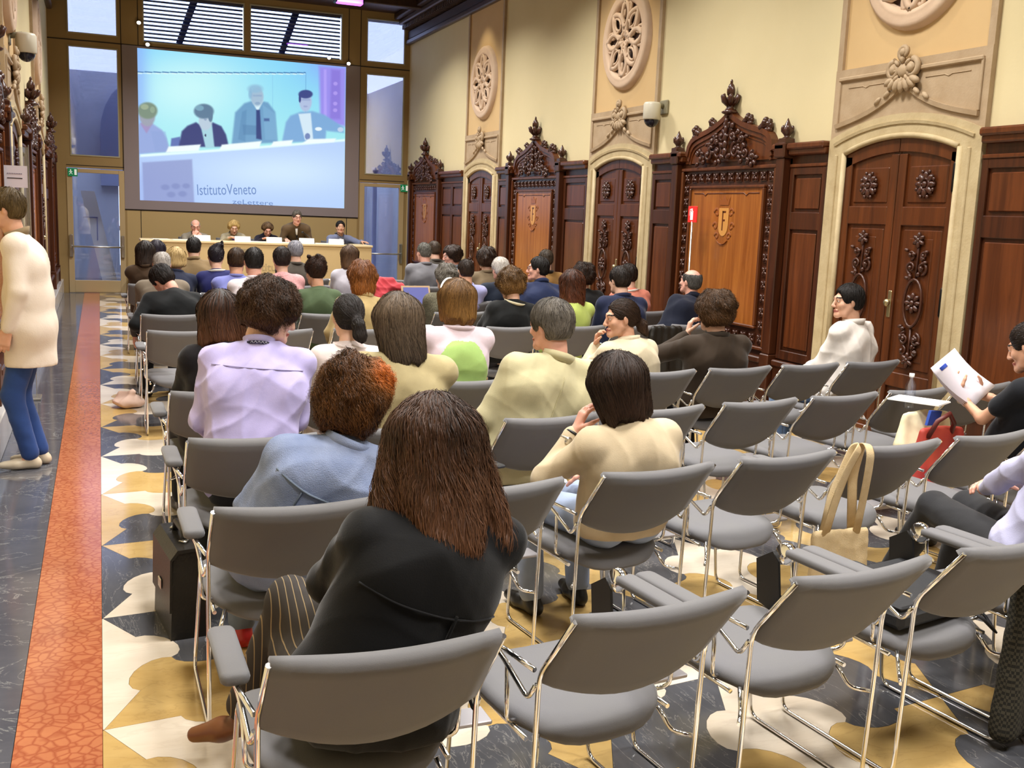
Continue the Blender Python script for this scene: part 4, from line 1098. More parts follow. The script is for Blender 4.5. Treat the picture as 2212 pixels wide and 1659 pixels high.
def build_chairs():
    for row, cols in HAS.items():
        for c in cols:
            x, y = seat_xy(row, c)
            if (row, c) == ('A', 0): o = CHAIR_BASE
            else: o = copy_tree(CHAIR_BASE)
            o.location = (x, y, 0); o.rotation_euler = (0, 0, math.atan(ROWS[row][1]) * (1 if c > 0 else .1))
            tag(o, 'grey chrome stacking chair, %s from the aisle in the %s' % (ORD[c], RN[row]), 'chair', 'linked grey chairs of the audience')
            CHAIRS[row, c] = o
    for row in HAS:                                              # aisle chairs carry an arm pad
        o = link('armrest', CM['pad'], GREY_UPH, CHAIRS[row, 0], (-.295, .02, .0))
    for key in (('A', 1), ('A', 2), ('A', 3), ('B', 3), ('C', 2)):
        for dx in (.02, .095): link('armrest', CM['pad'], GREY_UPH, CHAIRS[key], (.262 + dx, .0, .0))
        if key[0] == 'A' and key[1] > 0:
            link('folded_tablet', CM['tablet'], BLACK_PL, CHAIRS[key], (.262, .2, .62)); link('tablet_pivot', CM['pivot'], CHROME, CHAIRS[key], (.275, .17, .655))
# ------------------------------------------------------------------ figures
F32 = np.float32
class Field:
    """distance field on a grid; shapes join smoothly; the surface is meshed as one closed skin"""
    def __init__(s, lo, hi, h):
        s.h = h; s.lo = np.array(lo, F32) - 2 * h; s.n = np.ceil((np.array(hi, F32) - s.lo) / h).astype(int) + 3
        s.F = np.full(s.n, .12, F32)
    def _box(s, lo, hi):
        a = np.clip(np.floor((np.array(lo) - s.lo) / s.h).astype(int), 0, s.n); b = np.clip(np.ceil((np.array(hi) - s.lo) / s.h).astype(int) + 1, 0, s.n)
        if (b <= a).any(): return None
        ax = [s.lo[i] + s.h * np.arange(a[i], b[i], dtype=F32) for i in range(3)]
        return tuple(slice(a[i], b[i]) for i in range(3)), ax[0][:, None, None], ax[1][None, :, None], ax[2][None, None, :]
    def _un(s, sl, d, k, sub=False):
        f = s.F[sl]
        if sub:
            f2 = -f; h = np.maximum(k - np.abs(f2 - d), 0) / k; s.F[sl] = -(np.minimum(f2, d) - h * h * k * .25)
        else:
            h = np.maximum(k - np.abs(f - d), 0) / k; s.F[sl] = np.minimum(f, d) - h * h * k * .25
    def cone(s, a, b, ra, rb, k=.03, sub=False):
        a = np.array(a, F32); b = np.array(b, F32); R = max(ra, rb) + k + .03
        r = s._box(np.minimum(a, b) - R, np.maximum(a, b) + R)
        if r is None: return s
        sl, X, Y, Z = r; d = b - a; L = max(float(d @ d), 1e-9)
        t = np.clip(((X - a[0]) * d[0] + (Y - a[1]) * d[1] + (Z - a[2]) * d[2]) / L, 0, 1)
        D = np.sqrt((X - a[0] - t * d[0]) ** 2 + (Y - a[1] - t * d[1]) ** 2 + (Z - a[2] - t * d[2]) ** 2) - (ra + (rb - ra) * t)
        s._un(sl, D, k, sub); return s
    def ell(s, c, r, k=.02, M3=None, sub=False):
        c = np.array(c, F32); r = np.array(r, F32); R = float(r.max()) + k + .02
        q = s._box(c - R, c + R)
        if q is None: return s
        sl, X, Y, Z = q; P = [X - c[0], Y - c[1], Z - c[2]]
        if M3 is not None: P = [P[0] * M3[0][i] + P[1] * M3[1][i] + P[2] * M3[2][i] for i in range(3)]
        k0 = np.sqrt((P[0] / r[0]) ** 2 + (P[1] / r[1]) ** 2 + (P[2] / r[2]) ** 2)
        k1 = np.sqrt((P[0] / r[0] ** 2) ** 2 + (P[1] / r[1] ** 2) ** 2 + (P[2] / r[2] ** 2) ** 2) + 1e-9
        s._un(sl, k0 * (k0 - 1) / k1, k, sub); return s
    def cut(s, p, n, k=.006):
        """remove everything on the side the normal points to"""
        sl, X, Y, Z = s._box(s.lo, s.lo + s.h * s.n)
        D = (X - p[0]) * n[0] + (Y - p[1]) * n[1] + (Z - p[2]) * n[2]
        s.F = np.maximum(s.F, D[:s.n[0], :s.n[1], :s.n[2]].astype(F32)); return s
    def mesh(s, smooth=1):
        F = s.F.copy(); F[0] = F[-1] = .1; F[:, 0] = F[:, -1] = .1; F[:, :, 0] = F[:, :, -1] = .1
        S = F < 0; c = np.zeros(np.array(F.shape) - 1, np.uint8)
        OFF = [(i, j, k) for i in (0, 1) for j in (0, 1) for k in (0, 1)]
        sh = c.shape
        for o in OFF: c += S[o[0]:o[0] + sh[0], o[1]:o[1] + sh[1], o[2]:o[2] + sh[2]]
        act = (c > 0) & (c < 8); I = np.argwhere(act)
        if len(I) == 0: return np.zeros((0, 3), F32), np.zeros((0, 4), int)
        idx = np.full(sh, -1, np.int32); idx[act] = np.arange(len(I))
        acc = np.zeros((len(I), 3), F32); cnt = np.zeros(len(I), F32)
        for a in OFF:
            for b in OFF:
                if sum(b) - sum(a) == 1 and all(b[i] >= a[i] for i in range(3)):
                    va = F[I[:, 0] + a[0], I[:, 1] + a[1], I[:, 2] + a[2]]; vb = F[I[:, 0] + b[0], I[:, 1] + b[1], I[:, 2] + b[2]]
                    m = (va < 0) != (vb < 0); t = (va / np.where(m, va - vb, 1))[:, None]
                    P = np.array(a, F32) + (np.array(b, F32) - np.array(a, F32)) * t
                    acc[m] += P[m]; cnt[m] += 1
        V = s.lo + s.h * (I + acc / cnt[:, None]); Q = []
        for ax in range(3):
            A = [slice(None)] * 3; B = [slice(None)] * 3; A[ax] = slice(0, -1); B[ax] = slice(1, None)
            sa, sb = S[tuple(A)], S[tuple(B)]; J = np.argwhere(sa != sb); u, v = (ax + 1) % 3, (ax + 2) % 3
            J = J[(J[:, u] > 0) & (J[:, v] > 0) & (J[:, u] < S.shape[u] - 1) & (J[:, v] < S.shape[v] - 1)]
            def at(du, dv):
                K = J.copy(); K[:, u] += du; K[:, v] += dv; return idx[K[:, 0], K[:, 1], K[:, 2]]
            q = np.stack([at(-1, -1), at(0, -1), at(0, 0), at(-1, 0)], -1)
            fl_ = ~sa[J[:, 0], J[:, 1], J[:, 2]]; q[fl_] = q[fl_][:, ::-1]; Q.append(q)
        Q = np.concatenate(Q)
        for _ in range(smooth):
            A = np.zeros_like(V); N = np.zeros(len(V), F32)
            for k in range(4):
                np.add.at(A, Q[:, k], V[Q[:, (k + 1) % 4]] + V[Q[:, k - 1]]); np.add.at(N, Q[:, k], 2)
            V = V * .45 + (A / np.maximum(N, 1)[:, None]) * .55
        return V.astype(F32), Q
def normals(V, Q):
    n = np.cross(V[Q[:, 2]] - V[Q[:, 0]], V[Q[:, 3]] - V[Q[:, 1]]); N = np.zeros_like(V)
    for k in range(4): np.add.at(N, Q[:, k], n)
    return N / (np.linalg.norm(N, axis=1, keepdims=True) + 1e-9)
def folds(V, N, amp, seed, dirs=5, f0=14, f1=38, mask=None):
    """cloth folds: a few crossing, uneven ridges"""
    r = np.random.RandomState(seed); d = np.zeros(len(V), F32)
    for i in range(dirs):
        a = r.normal(size=3); a /= np.linalg.norm(a); f = r.uniform(f0, f1); w = V @ a * f + r.uniform(0, 6) + 1.3 * np.sin(V @ np.roll(a, 1) * f * .45 + r.uniform(0, 6))
        e = .5 + .5 * np.sin(V @ np.roll(a, 2) * f * .3 + r.uniform(0, 6))
        d += (1 - np.abs(np.sin(w))) ** 2 * e - .2
    d *= amp / dirs * 2.2
    if mask is not None: d = d * mask
    return V + N * d[:, None]

def v3(*a): return np.array(a, float)
def nrm(a): a = np.asarray(a, float); return a / (np.linalg.norm(a) + 1e-12)
def ik(S, Wp, l1, l2, pole):
    d = Wp - S; L = np.linalg.norm(d); L2 = min(max(L, abs(l1 - l2) + .02), l1 + l2 - .004); u = d / (L + 1e-9)
    a = (l1 * l1 - l2 * l2 + L2 * L2) / (2 * L2); h = math.sqrt(max(l1 * l1 - a * a, 0))
    p = pole - u * (u @ pole); p = nrm(p); W2 = S + u * L2
    return S + u * a + p * h, W2
def rot(yaw=0., pitch=0., roll=0.):
    return np.array((Matrix.Rotation(math.radians(yaw), 3, 'Z') @ Matrix.Rotation(math.radians(pitch), 3, 'X') @ Matrix.Rotation(math.radians(roll), 3, 'Y')))

def head_shapes(fd, T, sc, male):
    """skull, face, ears and neck root in head coordinates (x right, y to the face, z up)"""
    w = lambda *p: T(np.array(p) * sc)
    M3 = T.R
    E = lambda c, r, k, rr=None, sub=False: fd.ell(w(*c), np.array(r) * sc, k * sc, (M3 if rr is None else M3 @ rr).T.tolist() if False else [[float(x) for x in row] for row in (M3 if rr is None else M3 @ rr)], sub)
    C = lambda a, b, ra, rb, k: fd.cone(w(*a), w(*b), ra * sc, rb * sc, k * sc)
    E((0, -.012, .03), (.076, .096, .085), .02)
    E((0, .04, -.03), (.062, .055, .08), .03)
    jw = .043 if male else .037
    for s in (-1, 1):
        C((s * .052, .012, -.055), (s * jw, .04, -.092), .022, .018, .03); C((s * jw, .04, -.092), (0, .082, -.106), .018, .02, .02)
        E((s * .04, .068, -.03), (.024, .022, .022), .02)
        E((s * .033, .101, .004), (.017, .012, .012), .012, None, True)
        E((s * .033, .086, .003), (.0135, .0125, .011), .004)
        E((s * .079, -.004, -.012), (.0085, .019, .031), .007, rot(s * -22, -8, 0)); E((s * .073, .002, -.03), (.008, .01, .014), .006)
        E((s * .012, .108, -.042), (.009, .01, .008), .008)
    E((0, .088, .024), (.05, .016, .012), .02)
    C((0, .098, .008), (0, .119, -.036), .0085, .0125, .012)
    E((0, .096, -.07), (.024, .014, .0075), .008); E((0, .093, -.082), (.02, .014, .0075), .008); E((0, .088, -.104), (.018, .016, .014), .014)
    C((0, -.02, -.03), (0, -.03, -.125), .054, .055 if male else .047, .03)
class Tf:
    def __init__(s, c, R): s.c = np.asarray(c, float); s.R = np.asarray(R, float)
    def __call__(s, p): return s.c + s.R @ np.asarray(p, float)

def hand_shapes(fd, Wp, d, n, side, curl=.5, sc=1., k=.006, spread=1.):
    """palm and five separate bent fingers; d along the hand, n out of the palm, side the way the thumb leaves"""
    d = nrm(d); n = nrm(n - d * (n @ d)); s = nrm(side - d * (side @ d) - n * (side @ n))
    L = .088 * sc
    for o in (-.026, -.009, .009, .026):
        fd.cone(Wp + d * .008 + s * o * .7 * sc, Wp + d * L + s * o * sc, .0145 * sc, .0125 * sc, .012)
    for o, ln in ((.028, .070), (.0095, .079), (-.0095, .073), (-.027, .057)):
        p = Wp + d * (L - abs(o) * .25) + s * o * sc; a = 0; q = nrm(d + s * o * 4 * spread)
        for f, r0, r1, b in ((.46, .0098, .0088, .55), (.30, .0088, .008, 1.), (.24, .008, .0066, .8)):
            a += curl * b; e = p + (q * math.cos(a) + n * math.sin(a)) * ln * f * sc; fd.cone(p, e, r0 * sc, r1 * sc, k); p = e
    p = Wp + d * .026 * sc + s * .026 * sc; q = nrm(d * .62 + s * .7 + n * .35)
    for f, r0, r1 in ((.040, .0125, .0105), (.032, .0105, .0095), (.026, .0095, .0078)):
        e = p + q * f * sc; fd.cone(p, e, r0 * sc, r1 * sc, k); p = e; q = nrm(q + n * .28 - s * .22 + d * .25)

SKIN = {'fair': '#e0b8a2', 'pink': '#dda997', 'tan': '#d2a387', 'olive': '#d3a78c'}
LIP = M('lips', '#a65b52', .45); EYEW = M('eye_white', '#e6e0da', .25); IRIS = M('iris', '#2a1a12', .2); BROW = M('eyebrow', '#2a1b13', .8)
PCOUNT = 0

def band(name, mat, parent, c, R, rx, ry, h, th, tilt=0., open_front=.0, n=28, flare=.0):
    """collar, cuff or ring: a band with thickness round an axis"""
    V = []; F = []
    for i in range(n + 1):
        a = PI / 2 + open_front + (2 * PI - 2 * open_front) * i / n
        cx, cy = math.cos(a), math.sin(a); dz = tilt * -cy
        for (k, z) in ((1, 0), (1 + flare, h), (1 + flare + th / rx, h * .98), (1 + th / rx + flare * .1, -.002)):
            V.append(tuple(c + R @ v3(rx * k * cx, ry * k * cy, z + dz)))
    for i in range(n):
        for k in range(4): F.append((i * 4 + k, i * 4 + (k + 1) % 4, i * 4 + 4 + (k + 1) % 4, i * 4 + 4 + k))
    F += [(3, 2, 1, 0), tuple(n * 4 + k for k in range(4))]
    mb = MB(); mb.add(V, F, True); return mb.build(name, mat, parent)

# ---- hair
def hair(parent, T, sc, st, lod, seed):
    """st: style, c1, c2, and shape numbers; a scalp-hugging volume plus strands lying along its flow"""
    style = st['style']; r = np.random.RandomState(seed); w = lambda *p: T(np.array(p) * sc)
    L = st.get('len', .0); vol = st.get('vol', .012); h = (.0085, .0115, .015)[lod]
    lo = np.array((-.2, -.24, -.12 - max(L, .1))); hi = np.array((.2, .16, .24))
    fd = Field(lo, hi, h); E, C = fd.ell, fd.cone
    e = vol
    E((0, -.014, .034), (.078 + e, .098 + e, .087 + e), .02)
    if style in ('short', 'crop', 'ring'):
        E((0, -.045, -.02), (.07 + e * .6, .062 + e * .6, .062), .03)
    if style in ('long', 'bob'):
        for s in (-1, 1):
            C((s * .062, -.02, .03), (s * (.07 + st.get('flare', .01)), -.035, -L), .036 + e, .03 + e * .6, .03)
            if not st.get('open'): C((s * .072, .03, .03), (s * .074, .03, -min(L, .16)), .022 + e, .018, .02)
        C((0, -.06, .02), (0, -.075 - st.get('back', .01), -L), .052 + e, .042 + e * .5, .04)
        for s in (-1, 1): C((s * .04, -.055, .02), (s * .045, -.07 - st.get('back', .01), -L * 1.0), .05 + e, .036 + e * .5, .04)
    if style in ('curly', 'bushy'):
        E((0, -.03, .02), (.086 + e * 1.2, .095 + e * 1.2, .09 + e), .03); E((0, -.055, -.04 - L * .4), (.076 + e, .062 + e, .058 + L * .5), .03)
        for _ in range(int(st.get('lumps', 26))):
            a, b = r.uniform(0, 2 * PI), r.uniform(-.35, 1.3); p = v3(math.cos(a) * math.cos(b) * (.085 + e), -.03 + math.sin(a) * math.cos(b) * (.1 + e), .02 + math.sin(b) * (.095 + e))
            if p[1] < .055: q = r.uniform(.018, .03); E(p, (q, q, q), .012)
    if style in ('pony', 'bun'):
        E((0, -.05, -.01), (.068, .06, .07), .03)
    parts = []
    if style == 'pony':
        tp = v3(*st.get('tie', (.02, -.125, .005))); C((0, -.08, .02), tp, .05, .024, .03)
        pts = [tp, tp + v3(.004, -.03, -.03), tp + v3(.012, -.035, -.09), tp + v3(.018, -.018, -L)]
        rr = (.022, .034, .036, .016)
        for k in range(3): C(pts[k], pts[k + 1], rr[k], rr[k + 1], .02)
    if style == 'bun':
        bp = v3(*st.get('bun', (0, -.085, .1))); E(bp, (.05, .045, .042), .02)
        for _ in range(10):
            p = bp + r.normal(size=3) * .03; E(p, (.02, .02, .02), .01)
    # the face, forehead and ears stay clear
    hl = st.get('line', .062)
    E((0, .115 + .0, -.045), (.086, .075, .125), .012, None, True)
    E((0, .15, -.02), (.1, .095, .098 + (.0 if hl else 0)), .012, None, True)
    if style in ('curly', 'bushy'):
        for s in (-1, 1): E((s * .115, .055, -.06), (.06, .062, .07), .012, None, True)
    if style in ('short', 'crop', 'ring', 'pony', 'bun'):
        for s in (-1, 1): E((s * .1, .012, -.04), (.045, .042, .045), .012, None, True)
        E((0, -.03, -.16), (.15, .15, .07), .01, None, True)
    if style == 'ring' or st.get('bald'):
        bx, by, bz, br = st.get('bald', (0, .0, .12, .085)); E((bx, by, bz), (br, br * 1.25, br * .95), .012, None, True)
    if style in ('long', 'bob') and L > .1:
        for _ in range(16): a_ = r.uniform(-PI, 0); E((math.cos(a_) * .1, -.04 + math.sin(a_) * .08, -L - .045 + r.uniform(0, .02)), (.016, .02, .035), .012, None, True)
    V, Q = fd.mesh(2)
    if len(V) == 0: return None
    N = normals(V, Q)
    # strands: thin ribbons that start on the scalp volume and follow its flow, neighbours waving together
    ns, seg, rad = ((5200, 10, .00085), (1300, 8, .0016), (420, 6, .0027))[lod]
    ns = int(ns * st.get('dens', 1)); rad *= st.get('thick', 1)
    wav = st.get('wave', .3); curl = st.get('curl', 0.)
    ok = np.where((N[:, 2] > -.75) | (V[:, 2] > -.02))[0]
    kd = KDTree(len(V))
    for i, p in enumerate(V): kd.insert(p, i)
    kd.balance()
    slen = st.get('strand', .14 if style in ('long', 'bob') else .06); step = slen / seg
    tp0 = v3(*st.get('tie', (.02, -.125, .005))) if style == 'pony' else (v3(*st.get('bun', (0, -.085, .1))) if style == 'bun' else None)
    crown = v3(*st.get('crown', (.0, -.055, .125))); sweep = v3(*st.get('sweep', (0, 0, 0)))
    wgt = np.clip(.35 + (V[ok, 2] + .1) * 3, .3, 1); wgt /= wgt.sum()
    roots = r.choice(ok, ns, p=wgt)
    p = V[roots].astype(float) + r.normal(size=(ns, 3)) * h * .35; n = N[roots].astype(float)
    def unit(a): return a / (np.linalg.norm(a, axis=1, keepdims=True) + 1e-9)
    rp = p.copy(); cl_ = lambda q, f, o: np.sin(q[:, 0] * f + o) + np.sin(q[:, 1] * f * 1.1 + o * 1.7 + 1.) + np.sin(q[:, 2] * f * .9 + o * 2.3 + 2.)
    lf = st.get('lock', 55.)
    ph = cl_(rp, lf, seed) * 1.6 + r.normal(size=ns) * .45; am = .65 + .25 * np.sin(cl_(rp, lf * 1.3, seed + 3) * 2) + r.uniform(-.15, .2, ns)
    lift = np.clip(r.normal(.12, .14, ns), -.1, .8) + .25 * np.clip(np.sin(cl_(rp, lf * .8, seed + 5)), 0, 1)
    side = np.sin(cl_(rp, lf * .6, seed + 8)) * .22 + r.normal(size=ns) * .05; Ln = r.uniform(.55, 1.2, ns)
    pts = [p + n * .0004]; nn = [n]
    for k in range(seg):
        rd = p - crown; g = rd * (1, 1, 0); gl = np.linalg.norm(g, axis=1)[:, None]
        f = unit(unit(g) * np.maximum(0, .9 - gl * 6) + v3(0, 0, -1) * np.minimum(1, .25 + gl * 8) + sweep)
        if tp0 is not None:
            dd = tp0 - p; dl = np.linalg.norm(dd, axis=1)
            if style == 'pony': f = np.where(((dl > .04) & (p[:, 2] > tp0[2] - .03))[:, None], unit(dd), unit(np.tile(v3(0, -.1, -1), (ns, 1))))
            else: f = np.where((dl > .055)[:, None], unit(dd), unit(np.cross(dd, v3(0, 1, .3)) + dd * .3))
        b = np.cross(n, f); f = f + b * side[:, None]
        f = unit(f - n * (f * n).sum(1)[:, None]); b = np.cross(n, f)
        q = p + f * (step * Ln)[:, None]
        ix = np.fromiter((kd.find(x)[1] for x in q), int, ns)
        n2 = N[ix].astype(float); p = q + n2 * (((V[ix] - q) * n2).sum(1))[:, None]; n = unit(n * .4 + n2 * .6)
        t = (k + 1) / seg; c = ph + t * 6.28 * (1.1 + curl * 1.9) * (.7 + Ln * .4)
        off = (wav * .0045 + curl * .011) * am * (t ** .6)
        pts.append(p + n * (.0008 + lift * vol * t * (.35 + .65 * curl) + off * (np.cos(c) * (1 if curl else .3) + .35))[:, None] + b * (off * np.sin(c))[:, None]); nn.append(n)
    P = np.stack(pts, 1); Nn = np.stack(nn, 1); tg = np.gradient(P, axis=1); tg /= np.linalg.norm(tg, axis=2, keepdims=True) + 1e-9
    u = np.cross(tg, Nn); u /= np.linalg.norm(u, axis=2, keepdims=True) + 1e-9
    tw = r.normal(size=ns)[:, None, None] * .5; u = u + np.cross(u, tg) * tw; u /= np.linalg.norm(u, axis=2, keepdims=True) + 1e-9
    m = seg + 1; tt = np.linspace(0, 1, m); R_ = (rad * r.uniform(.7, 1.5, ns))[:, None, None] * (1 - tt ** 3 * .8)[None, :, None]
    SVv = np.stack([P + u * R_, P - u * R_], 2).reshape(-1, 3)
    base = np.array([(k * 2, k * 2 + 1, k * 2 + 3, k * 2 + 2) for k in range(seg)])
    SQ_ = (base[None] + (np.arange(ns) * m * 2)[:, None, None]).reshape(-1, 4)
    A = np.concatenate([V, SVv]); QQ = np.concatenate([Q, SQ_ + len(V)])
    tipn = np.tile(np.repeat(tt, 2), ns) * .18 + (np.sin(cl_(rp, lf * .9, seed + 11) * 1.7) * .1 + r.normal(size=ns) * .06).repeat(m * 2)
    zt = np.clip((.02 - A[:, 2]) / max(.08, L), 0, 1) * st.get('tips', .35)
    tip = np.concatenate([np.full(len(V), -.02), tipn]) + zt + st.get('bias', .12)
    if st.get('dye'):                                          # dyed side of the head
        dx, dz = st['dye']; tip = tip + np.clip((A[:, 0] - dx) * 14, 0, 1) * 1.3 * np.clip((A[:, 2] - dz) * 12, 0, 1)
    Wd = (T.R @ (A * sc).T).T + T.c
    me = npmesh('hair', Wd, QQ); at = me.attributes.new('tip', 'FLOAT', 'POINT'); at.data.foreach_set('value', tip.astype(F32))
    o = link('hair', me, hairmat(st['c1'], st['c2'], st.get('c3')), parent)
    if style == 'pony':
        tw = Tf(w(*tp0), T.R); mb = MB(); mb.tube([tw(v3(.022 * math.cos(a), -.006, .022 * math.sin(a)) * sc) for a in [i * PI / 8 for i in range(16)]], .008, 7, closed=True); mb.build('hair_tie', cloth(st.get('tiecol', '#2d4a9c')), o)
    return o

def torso_shapes(fd, J, inf, k=.06, hem=True):
    P, C, Nk, SL, SR, r, t, sw, bw = J['P'], J['C'], J['N'], J['SL'], J['SR'], J['r'], J['t'], J['sw'], J['bw']
    W_ = P + (C - P) * .48 - J['f'] * .0
    for s, S in ((-1, SL), (1, SR)):
        fd.cone(P + r * s * .085 * bw, W_ + r * s * .078 * bw, .122 * bw + inf, .108 * bw + inf, k)
        fd.cone(W_ + r * s * .078 * bw, C + r * s * (sw - .085), .108 * bw + inf, .105 + inf, k)
        fd.cone(C + r * s * (sw - .085), S * .8 + (Nk - t * .05) * .2 - t * .025, .105 + inf, .062 + inf, k)
        fd.cone(Nk - t * .012 - J['f'] * .012, S, .05 + inf * .5, .05 + inf, .04)
    fd.cone(P + t * .02, W_, .12 * bw + inf, .11 * bw + inf, k); fd.cone(W_, C + t * .06 - J['f'] * .012, .11 * bw + inf, .098 + inf, k)
def arm_shapes(fd, S, E_, Wp, inf, cuff=True):
    fd.cone(S, E_, .055 + inf, .043 + inf, .035); fd.cone(E_, Wp + (E_ - Wp) * .05, .043 + inf, .031 + inf * .8, .025)

def person(label, seat, head, yaw=0., hyaw=0., hpitch=-6., hroll=0., male=True, skin='fair', top='#888888', top2=None, kind='jacket', legs='#22242c', shoes='#1a1614',
           hr=None, arms=('lap', 'lap'), lod=1, seed=1, bw=1., sw=None, collar=None, hsc=1., floor=0., stand=False, face=False, group='seated audience', hem=0., glasses=False, feet=None, extra=None, topmat=None, legmat=None, fold=.006, cross=False, hands=None, pelvis=None, crouch=0.):
    global PCOUNT; PCOUNT += 1
    random.seed(seed); rs = np.random.RandomState(seed)
    sx, sy = seat; f = v3(-math.sin(math.radians(yaw)), math.cos(math.radians(yaw)), 0); r = v3(f[1], -f[0], 0)
    root = empty('person', (sx, sy, floor), 0, label, 'person', group)
    O = v3(sx, sy, floor)
    Hd = np.array(head, float); RH = rot(yaw + hyaw, hpitch, hroll); T = Tf(Hd, RH)
    P = v3(sx, sy, floor + (.56 if not stand else .93)) - f * .10 if pelvis is None else np.array(pelvis, float)
    Nk = Hd + RH @ (v3(0, -.032, -.125) * hsc) + v3(0, 0, -.045) - f * .012
    t = nrm(Nk - P); r2 = nrm(r - t * (r @ t)); f2 = np.cross(t, r2) * -1
    if f2 @ f < 0: f2 = -f2
    sw = sw or (.178 if male else .158)
    C = P + (Nk - P) * .66 - f2 * .035
    tS = nrm(t * .35 + v3(0, 0, .65)); rS = nrm(r - tS * (r @ tS))
    SL = Nk - tS * .062 - rS * sw - f2 * .004; SR = Nk - tS * .062 + rS * sw - f2 * .004
    J = dict(P=P, C=C, N=Nk, SL=SL, SR=SR, r=r2, t=t, f=f2, sw=sw, bw=bw)
    l1, l2 = (.29, .255) if male else (.27, .235)
    A = []
    for s, S, a in ((-1, SL, arms[0]), (1, SR, arms[1])):
        pole = -f * .5 + r * s * .55 - v3(0, 0, .8)
        if isinstance(a, dict): Wp = np.array(a['w'], float); pole = np.array(a.get('pole', pole), float); hd = a.get('d'); hn = a.get('n'); cu = a.get('curl', .5)
        else:
            hd = hn = None; cu = .35
            if a == 'lap': Wp = v3(sx, sy, floor + .66) + f * (.22 + rs.uniform(-.03, .03)) + r * s * (.09 + rs.uniform(-.03, .03))
            elif a == 'fold': Wp = v3(*(C + f2 * .2 - t * .1)) - r * s * .06
            elif a == 'side': Wp = S + v3(0, 0, -(l1 + l2) * .97) + f * .05 + r * s * .05; cu = .45
            elif a == 'down': Wp = v3(sx, sy, floor + .60) + f * .02 + r * s * .27
        E_, Wp = ik(S, Wp, l1, l2, pole)
        if hd is None: hd = nrm(nrm(Wp - E_) + (v3(0, 0, 0) if stand else f * .3 - r * s * .35)); hn = -v3(0, 0, 1) if a != 'side' else -r * s
        A.append((s, S, E_, Wp, np.array(hd, float), np.array(hn, float), cu))
    # legs
    Lg = []
    for s in (-1, 1):
        hip = P + r * s * .085 - v3(0, 0, .03)
        if stand:
            fx = feet[0 if s < 0 else 1] if feet else (0, 0)
            an = v3(sx, sy, floor + .085) + r * (s * .09 + fx[0]) + f * fx[1]
            kn, an = ik(hip, an, .44, .42, f * 1.)
        else:
            sp = .10 + rs.uniform(0, .05)
            kn = v3(sx, sy, floor + .51) + f * .36 + r * s * sp; an = v3(sx, sy, floor + .085) + f * (.40 + rs.uniform(-.12, .06)) + r * s * (sp + .01)
            if cross and s == cross:
                kn = v3(sx, sy, floor + .63) + f * .34 - r * s * .04; an = kn + f * .06 - r * s * .2 - v3(0, 0, .36)
            if feet and feet[0 if s < 0 else 1] is not None:
                fk = feet[0 if s < 0 else 1]; kn = v3(*fk[0]); an = v3(*fk[1])
        Lg.append((s, hip, kn, an))
    # ---- body: one skin from head to feet
    hb = (.014, .018, .022)[lod]
    pts = [P, Nk, Hd, SL, SR] + [q for a in A for q in a[2:4]] + [q for l in Lg for q in l[2:4]]
    lo = np.min(pts, 0) - .16; hi = np.max(pts, 0) + .16; lo[2] = max(lo[2], floor - .01)
    fd = Field(lo, hi, hb)
    torso_shapes(fd, J, -.018); fd.cone(Nk - t * .03, Hd + RH @ v3(0, -.02, -.05) * hsc, .058, .05, .03)
    for s, S, E_, Wp, hd, hn, cu in A: arm_shapes(fd, S, E_, Wp, -.012)
    for s, hip, kn, an in Lg:
        fd.cone(hip, kn, .085, .056, .05); fd.cone(kn, an, .055, .036, .03); fo = nrm(v3(*(kn - an)) * v3(1, 1, 0) * 0 + f + r * s * .12)
        fd.cone(an - v3(0, 0, .03), an - v3(0, 0, .05) + fo * .13, .032, .026, .02)
    V1, Q1 = fd.mesh(1)
    hh = (.0058, .0075, .0105)[lod] if face or lod == 0 else (.008, .0085, .0115)[lod]
    fh = Field(Hd - .17 * hsc, Hd + .17 * hsc, hh); head_shapes(fh, T, hsc, male)
    fh.cone(T(v3(0, -.03, -.1) * hsc), Nk - t * .02, .052 if male else .045, .058 if male else .05, .03); V2, Q2 = fh.mesh(1)
    Vs, Qs = [V1, V2], [Q1, Q2 + len(V1)]; off = len(V1) + len(V2)
    ms = [np.zeros(len(Q1), int)]
    L2 = (T.R.T @ (V2[Q2].mean(1) - T.c).T).T / hsc
    lips = (np.abs(L2[:, 0]) < .023) & (np.abs(L2[:, 2] + .0755 - .0) < .0105 - np.abs(L2[:, 0]) * .22) & (L2[:, 1] > .085)
    brow = (np.abs(np.abs(L2[:, 0]) - .034) < .019) & (np.abs(L2[:, 2] - .0275 + (np.abs(L2[:, 0]) - .034) ** 2 * 12) < .0045) & (L2[:, 1] > .06)
    ms.append(np.where(lips, 1, np.where(brow, 2, 0)))
    for s, S, E_, Wp, hd, hn, cu in A:
        g = (.0042, .0065, .009)[lod] if not hands else .0045
        fp = Field(Wp - .22, Wp + .22, g); hand_shapes(fp, Wp, hd, hn, np.cross(hd, hn) * (s), cu, 1.04 if male else .94)
        fp.cone(Wp - nrm(hd) * .0, Wp + (E_ - Wp) * .3, .024, .027, .02)
        V3, Q3 = fp.mesh(1); Vs.append(V3); Qs.append(Q3 + off); off += len(V3); ms.append(np.zeros(len(Q3), int))
    body = link('body', npmesh('body', np.concatenate(Vs) - O, np.concatenate(Qs), midx=np.concatenate(ms)), [skinmat(SKIN[skin]), LIP, BROW], root)
    if face:
        for s in (-1, 1):
            q = MB(); c = T(v3(s * .033, .0872, .003) * hsc) - O; q.ell(c, (.0118 * hsc,) * 3, 12, 8); q.cur = 1
            q.ell(T(v3(s * .033, .0958, .002) * hsc) - O, (.0052 * hsc,) * 3, 10, 6); q.build('eye', [EYEW, IRIS], root)
    Tl = Tf(T.c - O, T.R)
    # ---- clothing
    tm = topmat or cloth(top)
